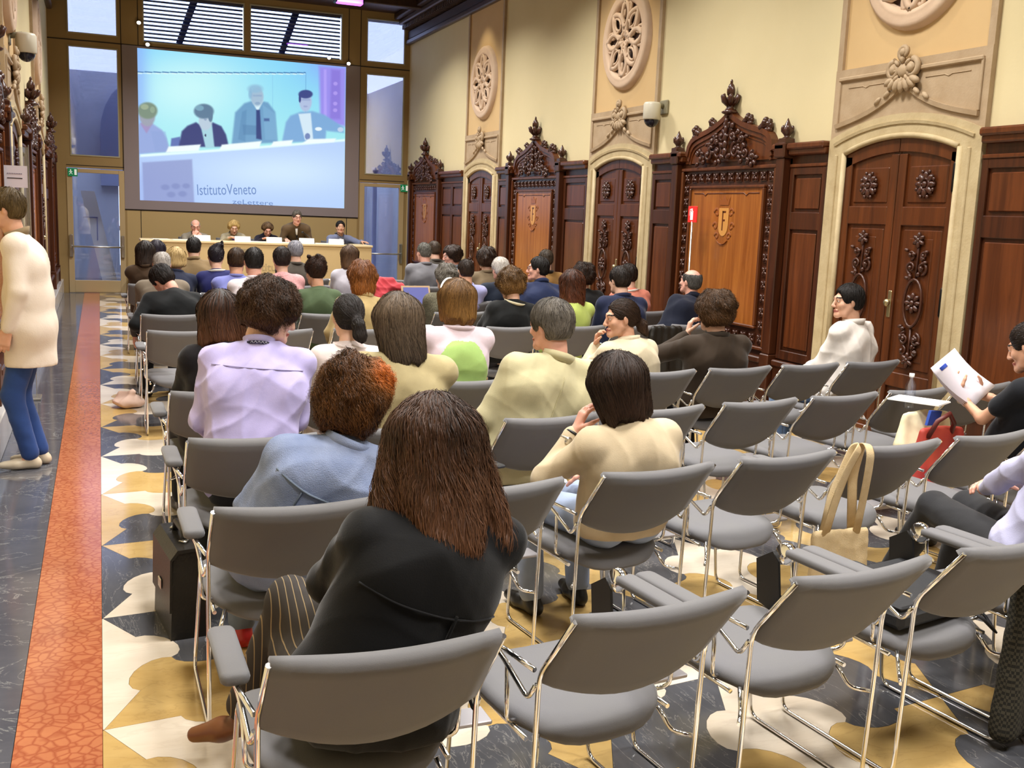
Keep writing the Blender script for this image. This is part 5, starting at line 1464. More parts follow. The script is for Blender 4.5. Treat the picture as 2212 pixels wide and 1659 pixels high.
    hc = (.0088, .014, .019)[lod]; inf = {'jacket': .016, 'shirt': .008, 'sweater': .012, 'tee': .008}[kind]
    pts = [P, Nk, SL, SR] + [q for a in A for q in a[2:4]]
    fc = Field(np.min(pts, 0) - .2 - v3(0, 0, hem), np.max(pts, 0) + .2, hc); torso_shapes(fc, J, inf)
    if kind == 'jacket': fc.cone(P - v3(0, 0, .02) - r2 * .09, P - v3(0, 0, .02) + r2 * .09, .13 * bw + .012, .13 * bw + .012, .05)
    for s, S, E_, Wp, hd, hn, cu in A:
        if kind == 'tee': fc.cone(S, S + (E_ - S) * .55, .064, .06, .035)
        else:
            arm_shapes(fc, S, E_, Wp, inf)
            if kind == 'jacket': fc.ell(S + r2 * s * .006 - t * .004, (.068, .062, .06), .03)
    fc.cut(Nk + t * .012 - f2 * .0, nrm(t * 1. + f2 * .25)) if False else None
    if hem: fc.cone(P - r2 * .05, P - v3(0, 0, hem) - r2 * .05, .15, .16, .05); fc.cone(P + r2 * .05, P - v3(0, 0, hem) + r2 * .05, .15, .16, .05)
    fc.cut(P - v3(0, 0, hem or (.115 if kind == 'jacket' else .085)), v3(0, 0, -1))
    Vc, Qc = fc.mesh(1); Nc = normals(Vc, Qc)
    Vc = folds(Vc, Nc, fold * (1.9 if kind == 'shirt' else 1.6), seed, 6, 9, 30)
    mats = [tm]; mi = None
    if top2:
        mats.append(top2[0]); ctr = Vc[Qc].mean(1); rel = ctr - Nk
        lx = rel @ r2; lz = -(rel @ t); ly = rel @ f2
        mi = np.where(top2[1](lx, ly, lz), 1, 0)
    gname = {'jacket': 'jacket', 'shirt': 'shirt', 'sweater': 'sweater', 'tee': 'tee_shirt'}[kind]
    cl = link(gname, npmesh(gname, Vc - O, Qc, midx=mi), mats, root)
    cr = Nk - O + t * .002; RC = np.stack([r2, f2, t], 1)
    cc = cloth(collar) if collar else tm
    if kind == 'jacket': band('collar', cc, cl, cr - t * .012 - f2 * .006, RC, .066, .07, .045, .010, .018, .75, flare=.10)
    elif kind == 'shirt': band('collar', cc, cl, cr - t * .008, RC, .06, .064, .042, .006, .014, .35, flare=.12)
    elif kind == 'sweater' and collar: band('collar', cc, cl, cr - t * .014, RC, .068, .07, .03, .012, .016, .5, flare=.25)
    else: band('neckband', tm, cl, cr - t * .016, RC, .066, .07, .016, .008, .018, .0, flare=.05)
    fl_ = Field(np.min([P] + [q for l in Lg for q in l[2:4]], 0) - .16, np.max([P] + [q for l in Lg for q in l[2:4]], 0) + .16, (.013, .017, .022)[lod])
    for s, hip, kn, an in Lg:
        fl_.cone(P - v3(0, 0, .0) + r * s * .08, hip + f * .02, .115 * bw, .1, .05); fl_.cone(hip, kn, .098, .07, .05); fl_.cone(kn, an + v3(0, 0, .02), .068, .058, .03)
    fl_.cut(v3(0, 0, max(P[2] + .10, max(l[2][2] for l in Lg) + .09)), v3(0, 0, 1))
    for s, hip, kn, an in Lg: pass
    Vl, Ql = fl_.mesh(1); Vl = folds(Vl, normals(Vl, Ql), .005, seed + 5)
    link('trousers', npmesh('trousers', Vl - O, Ql), legmat or cloth(legs), root)
    shm = M('shoe_' + shoes.strip('#'), shoes, .4)
    for s, hip, kn, an in Lg:
        fo = nrm(f + r * s * .14)
        if not stand and cross and s == cross: fo = nrm(f * .5 - r * s * .78 - v3(0, 0, .28))
        fs = Field(np.minimum(an, an + fo * .2) - .09, np.maximum(an, an + fo * .2) + .09, .0075 if lod == 0 else .013)
        b = an - v3(0, 0, .05); fs.cone(an, b - fo * .035, .042, .034, .02); fs.cone(b - fo * .035, b + fo * .08, .034, .036, .02); fs.cone(b + fo * .08, b + fo * .17, .037, .025, .02)
        if not (cross and s == cross): fs.cut(v3(0, 0, floor + .004), v3(0, 0, -1))
        if cross and s == cross: hl = b - fo * .035; fs.cone(hl, hl - v3(0, 0, .055) + fo * .008, .026, .018, .012)
        fs.cut(an + v3(0, 0, .02), v3(0, 0, 1)); V_, Q_ = fs.mesh(1); link('shoe', npmesh('shoe', V_ - O, Q_), shm, root)
    if hr: hair(root, Tl, hsc, hr, lod, seed)
    if glasses:
        q = MB()
        for s in (-1, 1):
            q.tube([Tl(v3(s * .034 + .023 * math.cos(a), .113 - abs(math.cos(a)) * .004, .002 + .016 * math.sin(a)) * hsc) for a in [i * PI / 8 for i in range(16)]], .0016, 5, closed=True)
            q.tube([Tl(v3(s * .057, .108, .005) * hsc), Tl(v3(s * .08, .05, .006) * hsc), Tl(v3(s * .084, -.005, .002) * hsc), Tl(v3(s * .082, -.02, -.015) * hsc)], .0018, 5)
        q.tube([Tl(v3(-.011, .115, .005) * hsc), Tl(v3(.011, .115, .005) * hsc)], .0016, 5); q.build('glasses', BLACK_PL, root)
    J.update(O=O, T=Tl, root=root, cl=cl, A=A, Lg=Lg, Tw=T)
    return J
# ------------------------------------------------------------------ the audience
HB = lambda style, c1, c2, **k: dict(style=style, c1=c1, c2=c2, **k)
BLK = ('#0d0b0b', '#2c2522'); DBR = ('#1a100b', '#4a2f1e'); BRN = ('#2a1a10', '#6b4526'); GRY = ('#55514c', '#b4afa6'); WHT = ('#a59d94', '#ece6de')
def ST(row, c): return seat_xy(row, c)
build_chairs()
PP = {}
# --- nearest figures
PP['front'] = person('woman in black jacket with long auburn-brown hair, legs crossed, nearest the camera', ST('A', 0), (.79, 2.50, 1.18), yaw=4, hyaw=-6, hpitch=-14, male=False, skin='fair',
    top='#0c0c0e', kind='jacket', hr=HB('long', '#20150f', '#68442d', len=.25, flare=.09, back=.03, vol=.026, wave=1.3, strand=.16, tips=.45, dens=1.5, crown=(.02, .0, .13), curl=.22, lock=40), lod=0, seed=11, shoes='#6b3d1c',
    legmat=striped('pinstripe_trousers', '#2b2521', '#8b7757', 52, .12), feet=[((.50, 2.86, .50), (.62, 3.02, .085)), ((.50, 2.92, .635), (.385, 3.08, .23))], cross=1, sw=.172, arms=(dict(w=(.62, 2.80, .70), pole=(-.9, -.2, -.4)), dict(w=(.80, 2.84, .66))), fold=.009, pelvis=(.62, 2.42, .57))
PP['denim'] = person('woman in faded denim jacket with curly copper-dyed hair and bun, second row at the aisle', ST('B', 0), (.83, 3.58, 1.11), yaw=-6, hyaw=-14, hpitch=-20, hroll=10, male=False, skin='fair',
    top='#8e9ab8', kind='jacket', hr=HB('curly', '#130a05', '#7a4a1c', c3='#b8601e', len=.05, vol=.03, lumps=34, curl=.85, strand=.11, wave=1., dens=1.3, dye=(.02, -.0), tips=.1, lock=48), lod=0, seed=12, legs='#7d8ba0', shoes='#b01f1c', sw=.19,
    topmat=M('denim_faded', '#919dbb', .85, var=(10, '#6f7d9f', .3), bump=(260, .35), spec=.25), fold=.009, pelvis=(.60, 3.58, .56))
PP['lav'] = person('man in lavender shirt with bushy curly hair, lanyard and glasses, looking right and down', ST('C', 0), (.73, 4.78, 1.30), yaw=-6, hyaw=-66, hpitch=-20, skin='fair', top='#c6bdf0', kind='shirt', face=True, glasses=True,
    hr=HB('bushy', '#140c07', '#5b3a20', vol=.03, lumps=36, curl=.8, strand=.08, dens=1.2, lock=60), lod=0, seed=13, sw=.195, fold=.011, pelvis=(.60, 4.62, .57))
PP['khaki'] = person('woman in khaki jacket with long straight grey-brown hair, third row', ST('C', 1), (1.30, 4.72, 1.27), yaw=-6, hyaw=8, hpitch=-8, hroll=-6, male=False, top='#b5a67c', kind='jacket', hr=HB('long', '#2b211a', '#8a745c', len=.2, vol=.02, flare=-.015, wave=.15, strand=.16, dens=1.2, tips=-.2, bias=.16), lod=0, seed=14, sw=.19)
PP['cream'] = person('heavyset man in cream suit jacket with grey-streaked hair, third row', ST('C', 2), (2.12, 4.78, 1.24), yaw=4, hyaw=26, hpitch=-4, top='#c8bf98', kind='jacket', skin='pink', face=True, bw=1.14, sw=.225, legs='#b9b083',
    hr=HB('short', '#251f1a', '#8b8276', vol=.022, wave=.8, strand=.08, thick=1.2, dens=1.1), lod=0, seed=15, fold=.008, arms=('down', 'lap'))
PP['beige'] = person('girl in beige top with short brown bob, cheek resting on her left hand', ST('B', 2), (1.93, 3.68, 1.12), yaw=6, hyaw=18, hpitch=-14, hroll=-10, male=False, skin='pink', top='#d3c0a0', kind='sweater', legs='#a3b2d0', shoes='#15130f',
    hr=HB('bob', '#140c09', '#4d3424', len=.13, vol=.022, wave=.25, strand=.14, dens=1.2, bias=.05, tips=.2, back=-.012), lod=0, seed=16, sw=.175, fold=.009,
    arms=(dict(w=(1.815, 3.79, .905), pole=(-.6, .1, -.8), d=(.36, -.05, .93), n=(.9, -.1, -.3), curl=.42), 'lap'), pelvis=(2.02, 3.72, .56))
# --- fourth row
PP['blackj'] = person('woman in black jacket with brown shoulder-length flicked hair beside the lavender shirt', ST('D', 0), (.58, 5.68, 1.20), yaw=8, hyaw=10, hpitch=-10, male=False, top='#131014', kind='jacket', hr=HB('bob', '#150d09', '#58341f', len=.155, flare=.03, vol=.018, wave=.5, tips=.6, strand=.13), lod=1, seed=17, arms=(dict(w=(.42, 5.98, .60), pole=(-.8, 0, -.5)), 'lap'), pelvis=(.60, 5.70, .56))
PP['pony'] = person('girl in pale pink hooded top with dark ponytail in a blue tie', ST('D', 1), (1.30, 5.76, 1.18), hyaw=-4, hpitch=-4, male=False, top='#e2d3cf', kind='sweater', hr=HB('pony', '#100d0d', '#3c3330', len=.19, vol=.01, wave=.1, strand=.12, tie=(.03, -.115, -.01), dens=1.2), lod=0, seed=18, collar='#e6d8d4')
LIME = cloth('#b3d67e')
PP['green'] = person('woman in pink and lime raglan top with white sunglasses pushed up on highlighted hair', ST('D', 2), (1.98, 5.88, 1.27), hyaw=8, hpitch=-4, male=False, top='#dfcdd6', kind='sweater', collar='#dccbd4', hr=HB('bob', '#33200f', '#a5783f', len=.115, flare=-.012, vol=.014, wave=.3, strand=.13, bias=.1, tips=.3), lod=0, seed=19, fold=.004,
    top2=(LIME, lambda x, y, z: (y < .03) & (z > .05) & (np.abs(x) < np.minimum(.04 + .33 * np.sqrt(np.clip(z - .05, 0, 1)), .19))))
PP['prof'] = person('young woman in cream jacket in profile, hand at her chin, brown ponytail', ST('D', 4), (3.23, 6.12, 1.14), yaw=10, hyaw=72, hpitch=-6, male=False, skin='tan', top='#d6c8aa', kind='jacket', face=True, hr=HB('pony', '#160e0a', '#4c3423', len=.11, vol=.008, tie=(.01, -.12, -.035), tiecol='#b5443c', wave=.15, strand=.1), lod=0, seed=20,
    arms=(dict(w=(3.12, 6.26, .93), pole=(-.5, .2, -.9), d=(.05, -.18, .98), n=(.6, -.6, 0), curl=.8), 'lap'), legs='#e4ddd0', pelvis=(3.32, 6.08, .56))
PP['brown'] = person('man in dark brown jacket with thick wavy hair, left hand raised to his ear', ST('D', 5), (3.94, 6.12, 1.18), hyaw=10, hpitch=-6, top='#35291e', kind='jacket', collar='#2b2117', hr=HB('bushy', '#1c120a', '#6a4827', vol=.032, lumps=26, curl=.55, strand=.1, wave=1), lod=0, seed=21, sw=.2, legs='#1b1a1e',
    arms=(dict(w=(3.82, 6.24, 1.00), pole=(-.8, .2, -.6), d=(.22, .02, .95), n=(.75, -.3, 0), curl=.75), 'lap'))
PP['boy'] = person('young man in white jacket facing left with short black hair, by the arched door', ST('D', 7), (5.24, 6.30, 1.25), yaw=26, hyaw=50, hpitch=-2, bw=1.22, sw=.205, top='#ece4dc', kind='jacket', collar='#ece4dc', skin='olive', face=True, hr=HB('short', *BLK, vol=.014, wave=.5, strand=.055, thick=1.2), lod=0, seed=22, legs='#6f8bb5', arms=('lap', 'lap'), fold=.014)
# --- fifth row
PP['redbl'] = person('woman in tan jacket with wavy strawberry-blond hair', ST('F', 2), (2.05, 8.60, 1.21), male=False, hpitch=-10, top='#b59d6c', kind='jacket', hr=HB('curly', '#3f200d', '#a8662c', vol=.026, lumps=22, curl=.6, strand=.13, len=.1), lod=1, seed=23)
PP['curlbl'] = person('woman in black sweater with cream shirt collar and curly light brown hair', ST('F', 4), (3.38, 8.55, 1.17), male=False, hyaw=10, hpitch=-22, top='#101213', kind='sweater', collar='#d9cfae', hr=HB('curly', '#2c1b0d', '#8a6536', vol=.03, lumps=30, curl=1., strand=.08), lod=1, seed=24, sw=.175)
PP['auburn'] = person('woman in lime green top with long wavy auburn hair', ST('F', 5), (4.03, 8.65, 1.19), male=False, hyaw=-6, top='#b7c668', kind='sweater', hr=HB('long', '#1b0f09', '#6f3a1e', len=.24, vol=.016, wave=1.2, curl=.2, strand=.16), lod=1, seed=25)
PP['navyj'] = person('man in navy jacket with cropped dark hair thinning at the crown', ST('F', 6), (4.59, 8.78, 1.22), hyaw=14, top='#1d2440', kind='jacket', hr=HB('short', '#0e0b0a', '#352820', vol=.016, wave=.6, strand=.05), lod=1, seed=26, sw=.19)
PP['balding'] = person('balding man in dark navy suit in front of the carved panel', ST('F', 7), (5.45, 8.90, 1.21), yaw=10, hyaw=12, hpitch=6, skin='pink', top='#151a2c', kind='jacket', hr=HB('ring', '#2f2d2d', '#77746f', vol=.008, bald=(0, -.01, .125, .085), strand=.05), lod=1, seed=27, sw=.2)
# --- sixth row
PP['blacksw'] = person('woman in black sweater with cropped dark hair bending down to a bag in the aisle', ST('G', 0), (.51, 9.72, 1.10), yaw=14, hyaw=20, hpitch=-42, hroll=-12, male=False, skin='pink', top='#101214', kind='sweater', hr=HB('short', '#0d0a0a', '#2d2320', vol=.018, wave=.6, strand=.07), lod=1, seed=28, sw=.2,
    arms=(dict(w=(.27, 9.66, .62), pole=(-.25, -1, 0), d=(-.1, 0, -1), n=(1, 0, 0), curl=.5), 'lap'), bw=1.1)
PP['whites'] = person('man in white shirt with short black hair, sixth row', ST('G', 1), (1.30, 9.66, 1.28), top='#ddd3d8', kind='shirt', skin='pink', hr=HB('short', *BLK, vol=.008, strand=.035), lod=1, seed=29)
PP['updo'] = person('woman in green tee shirt with dark curly pinned-up hair', ST('G', 2), (1.87, 9.70, 1.19), male=False, skin='tan', hyaw=14, hpitch=-12, top='#4c5c40', kind='tee', hr=HB('bun', '#110a07', '#4a2a18', vol=.016, curl=1., strand=.07, bun=(.02, -.07, .1)), lod=1, seed=30)
PP['greyc'] = person('person in speckled tweed jacket with short grey curls, half hidden by the raglan top', ST('G', 4), (3.20, 9.85, 1.15), hyaw=16, top='#6d6653', kind='jacket', topmat=M('tweed', '#75705c', .9, var=(160, '#2f2c24', .2), bump=(200, .3), spec=.2), hr=HB('curly', '#4c4741', '#a59d90', vol=.014, lumps=26, curl=.7, strand=.045), lod=1, seed=31)
PP['lblue'] = person('man in pale blue shirt with short dark brown hair', ST('H', 5), (3.72, 10.75, 1.17), yaw=6, hyaw=-4, top='#a9a9d6', kind='shirt', skin='tan', hr=HB('crop', '#150e0a', '#3f2b1d', vol=.008, strand=.03), lod=1, seed=32, sw=.18)
PP['glasses'] = person('man in navy denim blouse with glasses and black hair, turned left', ST('G', 6), (4.33, 10.15, 1.24), yaw=6, hyaw=58, hpitch=0, top='#1d2748', kind='jacket', skin='pink', face=True, glasses=True, hr=HB('short', *BLK, vol=.012, strand=.05), lod=1, seed=33, sw=.19)
PP['dkcurl'] = person('woman in black with dark curly hair behind the lime green top', ST('G', 7), (4.76, 9.95, 1.18), male=False, top='#121213', kind='sweater', hr=HB('curly', '#0f0a08', '#4a2e1c', vol=.024, lumps=24, curl=1., strand=.06), lod=1, seed=34)
PP['salmon'] = person('person in salmon sweater with white collar and dark hair', ST('G', 8), (5.36, 10.05, 1.19), male=True, top='#cb7d68', kind='sweater', collar='#e6dfd6', hr=HB('short', '#120c0a', '#3a2a20', vol=.014, strand=.05), lod=1, seed=35)
# --- seventh row
PP['baldL'] = person('elderly man with thin white hair and taupe jacket, seventh row at the aisle', ST('H', 0), (.56, 10.75, 1.18), skin='pink', top='#7c6f5f', kind='jacket', hr=HB('ring', '#8c857e', '#d9d2cb', vol=.006, bald=(0, .03, .13, .06), strand=.04), lod=1, seed=36)
PP['blues'] = person('man in blue shirt with short brown hair, left of the white shirt', ST('H', 1), (1.27, 10.72, 1.23), yaw=0, hyaw=-8, top='#7d83c4', kind='shirt', skin='tan', hr=HB('crop', '#1c120b', '#54381f', vol=.01, strand=.035), lod=1, seed=37)
PP['pink'] = person('woman in speckled pink sweater with cropped dark hair', ST('H', 2), (1.73, 10.78, 1.25), male=False, top='#cf9c9c', kind='sweater', topmat=M('pink_knit', '#d3a0a0', .9, var=(110, '#b07f80', .25), bump=(120, .4), spec=.2), hr=HB('crop', '#120d0c', '#3a2a24', vol=.012, strand=.04), lod=1, seed=38)
PP['whiteh'] = person('white-haired man in navy jacket, seventh row right', ST('H', 6), (4.23, 11.02, 1.18), skin='pink', hyaw=4, hpitch=-12, top='#18202f', kind='jacket', hr=HB('short', *WHT, vol=.018, wave=.9, strand=.06), lod=1, seed=39, sw=.2)
# --- eighth to tenth rows
PP['blondL'] = person('blond woman in navy jacket near the aisle, eighth row', ST('I', 0), (.77, 11.90, 1.18), male=False, hyaw=-10, top='#1c2238', kind='jacket', hr=HB('bob', '#5a4526', '#cdb078', len=.06, vol=.012, strand=.08, bias=.4), lod=2, seed=40)
PP['bunn'] = person('woman in royal navy sweater with white collar and dark hair bun', ST('I', 1), (1.19, 11.90, 1.21), male=False, top='#20245a', kind='sweater', collar='#e9e6d6', hr=HB('bun', '#100d12', '#2e2630', vol=.01, bun=(.03, -.05, .11), strand=.05), lod=2, seed=41)
PP['lgrey'] = person('woman in light grey top with long tied-back brown hair, eighth row', ST('I', 3), (2.71, 12.0, 1.25), male=False, hyaw=-4, top='#b9b6bf', kind='sweater', hr=HB('long', '#23170e', '#6c4d33', len=.17, flare=-.03, vol=.01, strand=.13), lod=2, seed=42)
PP['bushy'] = person('person in taupe jacket with bushy brown hair, eighth row right', ST('I', 6), (4.45, 12.1, 1.24), top='#75654d', kind='jacket', hr=HB('bushy', '#1a110b', '#4d3320', vol=.03, lumps=24, curl=.8, strand=.06), lod=2, seed=43)
PP['camel'] = person('man in camel jacket with dark collar beside the carved panels', ST('I', 7), (5.28, 12.15, 1.25), top='#8f6a38', kind='jacket', collar='#2a221c', hr=HB('short', '#2a231c', '#5b4d3e', vol=.012, strand=.04), lod=2, seed=44)
PP['brL'] = person('woman in brown leather jacket with long dark hair, far left by the aisle', ST('J', 0), (.49, 12.9, 1.20), male=False, top='#43301f', kind='jacket', hr=HB('long', '#120c0a', '#3b2a20', len=.17, vol=.012, strand=.12), lod=2, seed=45)
PP['brnj'] = person('man in brown jacket with short dark hair, ninth row', ST('J', 1), (1.06, 13.2, 1.25), hyaw=-8, top='#7a6444', kind='jacket', hr=HB('short', *BLK, vol=.01, strand=.04), lod=2, seed=46)
PP['greyh'] = person('grey-haired man in charcoal jacket before the desk', ST('J', 2), (2.27, 13.1, 1.24), hyaw=4, top='#4b443c', kind='jacket', hr=HB('short', '#5a5a66', '#bdb9bb', vol=.016, wave=.8, strand=.05), lod=2, seed=47)
PP['greys'] = person('man in grey suit with short greying hair near the right glass door', ST('J', 5), (4.0, 13.28, 1.26), hyaw=18, top='#77767b', kind='jacket', skin='pink', hr=HB('short', '#3c3a34', '#8a867c', vol=.01, strand=.04), lod=2, seed=48, sw=.2)
PP['curlyL'] = person('dark curly-haired man looking back to the left, ninth row', ST('J', 6), (4.39, 13.3, 1.22), yaw=20, hyaw=75, hpitch=-8, top='#6a7580', kind='jacket', skin='pink', face=True, hr=HB('curly', '#130c09', '#463022', vol=.022, lumps=24, curl=1., strand=.05), lod=2, seed=49)
PP['dk2'] = person('man in dark grey jacket right of the grey suit, in the foremost row', ST('K', 6), (4.52, 14.5, 1.25), hyaw=20, top='#4c463f', kind='jacket', hr=HB('short', '#2a2018', '#5c4a38', vol=.012, strand=.04), lod=2, seed=50)
PP['dk1'] = person('dark-haired woman half hidden at the far left of the foremost row', ST('K', 0), (.68, 14.2, 1.17), male=False, top='#2c2740', kind='sweater', hr=HB('bob', '#17121c', '#3c3040', len=.08, vol=.012, strand=.08), lod=2, seed=51)
# --- right-hand edge
PP['reader'] = person('woman in black tee shirt reading papers held up at the right edge', ST('B', 6), (4.56, 4.02, 1.21), yaw=6, hyaw=16, hpitch=-20, male=False, skin='tan', top='#14161c', kind='tee', face=True, hr=HB('bun', '#130d0a', '#3d2b20', vol=.012, bun=(.05, -.1, .04), strand=.08), lod=0, seed=52, hands=1, legs='#d8c8a8', pelvis=(4.66, 4.16, .56),
    arms=(dict(w=(4.44, 4.34, .89), pole=(-.3, .1, -1), d=(-.12, .5, .8), n=(.8, -.1, .3), curl=.45), dict(w=(4.64, 4.40, .88), pole=(.5, 0, -1), d=(-.2, .5, .75), n=(-.8, -.1, .3), curl=.5)))
PP['rman'] = person('man in pale blue shirt and charcoal trousers, arms folded, cut off by the right edge', ST('A', 4), (3.52, 2.80, 1.24), yaw=10, hyaw=15, hpitch=-5, top='#bcbcdc', kind='shirt', skin='pink', face=True, hr=HB('short', *DBR, vol=.01), lod=0, seed=53, hands=1, legs='#2a2a2d', sw=.2, fold=.011, pelvis=(3.38, 2.84, .57),
    arms=(dict(w=(3.43, 3.20, .70), pole=(-1, .1, -.3), d=(.8, .25, .1), n=(0, -.5, -.8), curl=.4), dict(w=(3.58, 3.22, .73), pole=(.9, 0, -.8), d=(-.9, .2, 0), n=(0, -.5, -.8), curl=.5)), feet=[((3.40, 3.40, .585), (3.46, 3.72, .10)), ((3.62, 3.42, .57), (3.78, 3.66, .10))])
# --- the walker in the aisle
WJ = M('linen_white', '#e2d6c8', .85, var=(6, '#d4c4b4', .35), bump=(120, .15), spec=.25)
PP['walker'] = person('person in long white linen jacket and blue jeans walking along the left aisle', (-.44, 7.42), (-.56, 7.42, 1.70), yaw=88, hpitch=-4, male=True, skin='tan', top='#e2d6c8', topmat=WJ, kind='jacket', collar='#8f7b5c', legs='#2e4a86', shoes='#cdbfa6', stand=True, hr=HB('short', '#3a2c14', '#6b5530', vol=.016, strand=.05), lod=1, seed=54, arms=('side', 'side'), bw=1.08, feet=[(.02, .02), (-.03, -.03)], group=None, pelvis=(-.44, 7.42, .95), fold=.008, hem=.26)
# --- the speakers behind the desk
SP = 'speakers behind the desk'
spk = dict(floor=.3, yaw=180, face=True, lod=1, group=SP)
DX = {'bald': 1.67, 'blond': 2.37, 'dark': 3.0, 'stand': 3.52, 'suit': 4.42}
for k, x in DX.items():
    if k == 'stand': continue
    o = copy_tree(CHAIR_BASE); o.location = (x, 20.56, .3); o.rotation_euler = (0, 0, PI)
    tag(o, {'bald': 'grey chair under the bald speaker', 'blond': 'grey chair under the blond speaker', 'dark': 'grey chair under the speaker in black', 'suit': 'grey chair under the speaker with the pink tie'}[k], 'chair', 'chairs behind the speakers desk')
    for ch in list(o.children):
        if ch.name.startswith('armrest'): bpy.data.objects.remove(ch)
PP['bald'] = person('bald man with dark glasses behind the desk, hand at his chin', (1.67, 20.56), (1.67, 20.36, 1.36), skin='pink', hpitch=-16, top='#8d8577', kind='jacket', glasses=True, seed=61, hr=HB('ring', '#8c857e', '#cfc8c0', vol=.004, bald=(0, .02, .12, .095), strand=.03),
    arms=(dict(w=(1.76, 20.2, 1.16), pole=(.5, .2, -.8), d=(-.6, .1, .7), n=(-.5, .5, 0), curl=.9), dict(w=(1.62, 20.18, 1.18), pole=(-.6, .2, -.8), d=(.5, .1, .8), n=(.4, .6, 0), curl=.9)), **spk)
PP['blond'] = person('blond woman in beige jacket and violet top reading behind the desk', (2.37, 20.56), (2.37, 20.36, 1.37), male=False, hpitch=-26, top='#a59a80', kind='jacket', seed=62, hr=HB('bob', '#7a5c2c', '#d8b978', len=.03, vol=.012, strand=.07, bias=.4), arms=(dict(w=(2.50, 20.08, 1.165), pole=(.6, .2, -.7)), dict(w=(2.24, 20.08, 1.165), pole=(-.6, .2, -.7))), **spk)
PP['dark'] = person('woman in black jacket with short brown hair reading behind the desk', (3.0, 20.56), (3.0, 20.36, 1.35), male=False, hpitch=-30, skin='pink', top='#1b1626', kind='jacket', seed=63, hr=HB('bob', '#33241a', '#8a6c4a', len=.0, vol=.012, strand=.06, bias=.2), arms=(dict(w=(3.13, 20.08, 1.165), pole=(.6, .2, -.7)), dict(w=(2.87, 20.08, 1.165), pole=(-.6, .2, -.7))), **spk)
PP['stand'] = person('standing man in brown suit and dark tie leaning on the desk', (3.56, 20.52), (3.52, 20.14, 1.60), skin='pink', hpitch=-8, hyaw=4, top='#63503a', kind='jacket', seed=64, stand=True, hr=HB('short', '#3a342e', '#8c847a', vol=.012, strand=.045), pelvis=(3.56, 20.50, 1.12), sw=.2, glasses=True,
    arms=(dict(w=(3.74, 20.02, 1.17), pole=(.35, .6, -.8), d=(.0, -.9, -.15), n=(0, 0, -1), curl=.3), dict(w=(3.30, 20.02, 1.17), pole=(-.35, .6, -.8), d=(-.0, -.9, -.15), n=(0, 0, -1), curl=.3)), **spk)
PP['suit'] = person('man in blue-grey suit and pink tie with an arm stretched along the desk', (4.42, 20.56), (4.42, 20.40, 1.43), skin='olive', hpitch=6, hyaw=-4, top='#8088a6', kind='jacket', seed=65, hr=HB('short', *BLK, vol=.012, strand=.04), sw=.19,
    arms=(dict(w=(4.78, 20.1, 1.17), pole=(.8, .3, -.4), d=(.6, -.6, -.05), n=(0, 0, -1), curl=.3), dict(w=(4.30, 20.12, 1.17), pole=(-.6, .2, -.8), d=(.4, -.6, 0), n=(0, 0, -1), curl=.4)), **spk)

# --- small things the figures wear
def on_chest(J, dz, x=0., off=0.):
    return J['N'] - J['O'] + J['f'] * (.095 + off) - J['t'] * dz + J['r'] * x
for k, sh, ti in (('stand', '#e9e6e2', '#23202a'), ('suit', '#ece2e4', '#c9604f'), ('bald', '#d6d2d0', None), ('blond', '#4a2a78', None), ('dark', '#4a2c86', None)):
    J = PP[k]; q = MB(); a = on_chest(J, .015, 0, -.03); b = on_chest(J, .2, 0, .025)
    q.tube([a, (a + b) / 2 + J['f'] * .01, b], [.045, .038, .012], 10, flat=.5); q.build('shirt_front', cloth(sh), J['root'])
    if ti:
        q = MB(); q.tube([a + J['f'] * .038, (a + b) / 2 + J['f'] * .036, b + J['f'] * .016], [.011, .015, .02], 8, flat=.4); q.build('tie', cloth(ti), J['root'])
J = PP['lav']; q = MB()                                        # lanyard round the collar
Rr = np.stack([J['r'], J['f'], J['t']], 1); c = J['N'] - J['O'] - J['t'] * .004
q.tube([c + Rr @ v3(.07 * math.cos(a), .074 * math.sin(a), .004 + .014 * -math.sin(a)) for a in [PI * .02 - i * PI * 1.04 / 18 for i in range(19)]], .009, 6, flat=.9)
ly = q.build('lanyard', M('lanyard_navy', '#14132e', .6), J['root'])
q = MB()
for i in range(5):
    a = -PI / 2 - .42 + i * .2; p = c + Rr @ v3(.0795 * math.cos(a), .084 * math.sin(a), .004 - .014 * math.sin(a)); e = Rr @ v3(-math.sin(a), math.cos(a), 0)
    q.tube([p - e * .006 - J['t'] * .005, p + J['t'] * .005, p + e * .006 - J['t'] * .005], .0012, 4)
q.build('lanyard_print', M('lanyard_white', '#d9d6e6', .6), ly)
J = PP['green']; q = MB(); w_ = J['T']; sc = 1                   # sunglasses pushed up
q.tube([w_(v3(.086 * math.cos(a), .05 + .035 * math.sin(a) - .03 * abs(math.cos(a)), .118 + .012 * math.sin(a) - .05 * math.cos(a) ** 2)) for a in [i * PI / 14 for i in range(15)]], .0065, 7, flat=.8)
for s in (-1, 1): q.tube([w_(v3(s * .086, .018, .068)), w_(v3(s * .095, -.02, .035)), w_(v3(s * .094, -.05, .012))], .005, 6)
q.build('sunglasses', M('white_plastic', '#efe9e0', .25), J['root'])
J = PP['beige']; s_, S_, E_, W_, hd, hn, cu = J['A'][0]           # bracelet and wrist watch on the raised arm
ax = nrm(W_ - E_); b1 = nrm(np.cross(ax, v3(0, 1, 0))); b2 = np.cross(ax, b1); o_ = J['O']
q = MB(); q.tube([W_ - ax * .012 - o_ + (b1 * math.cos(a) + b2 * math.sin(a)) * .034 for a in [i * PI / 10 for i in range(20)]], .0065, 6, closed=True); q.build('hair_band', BLACK_PL, J['root'])
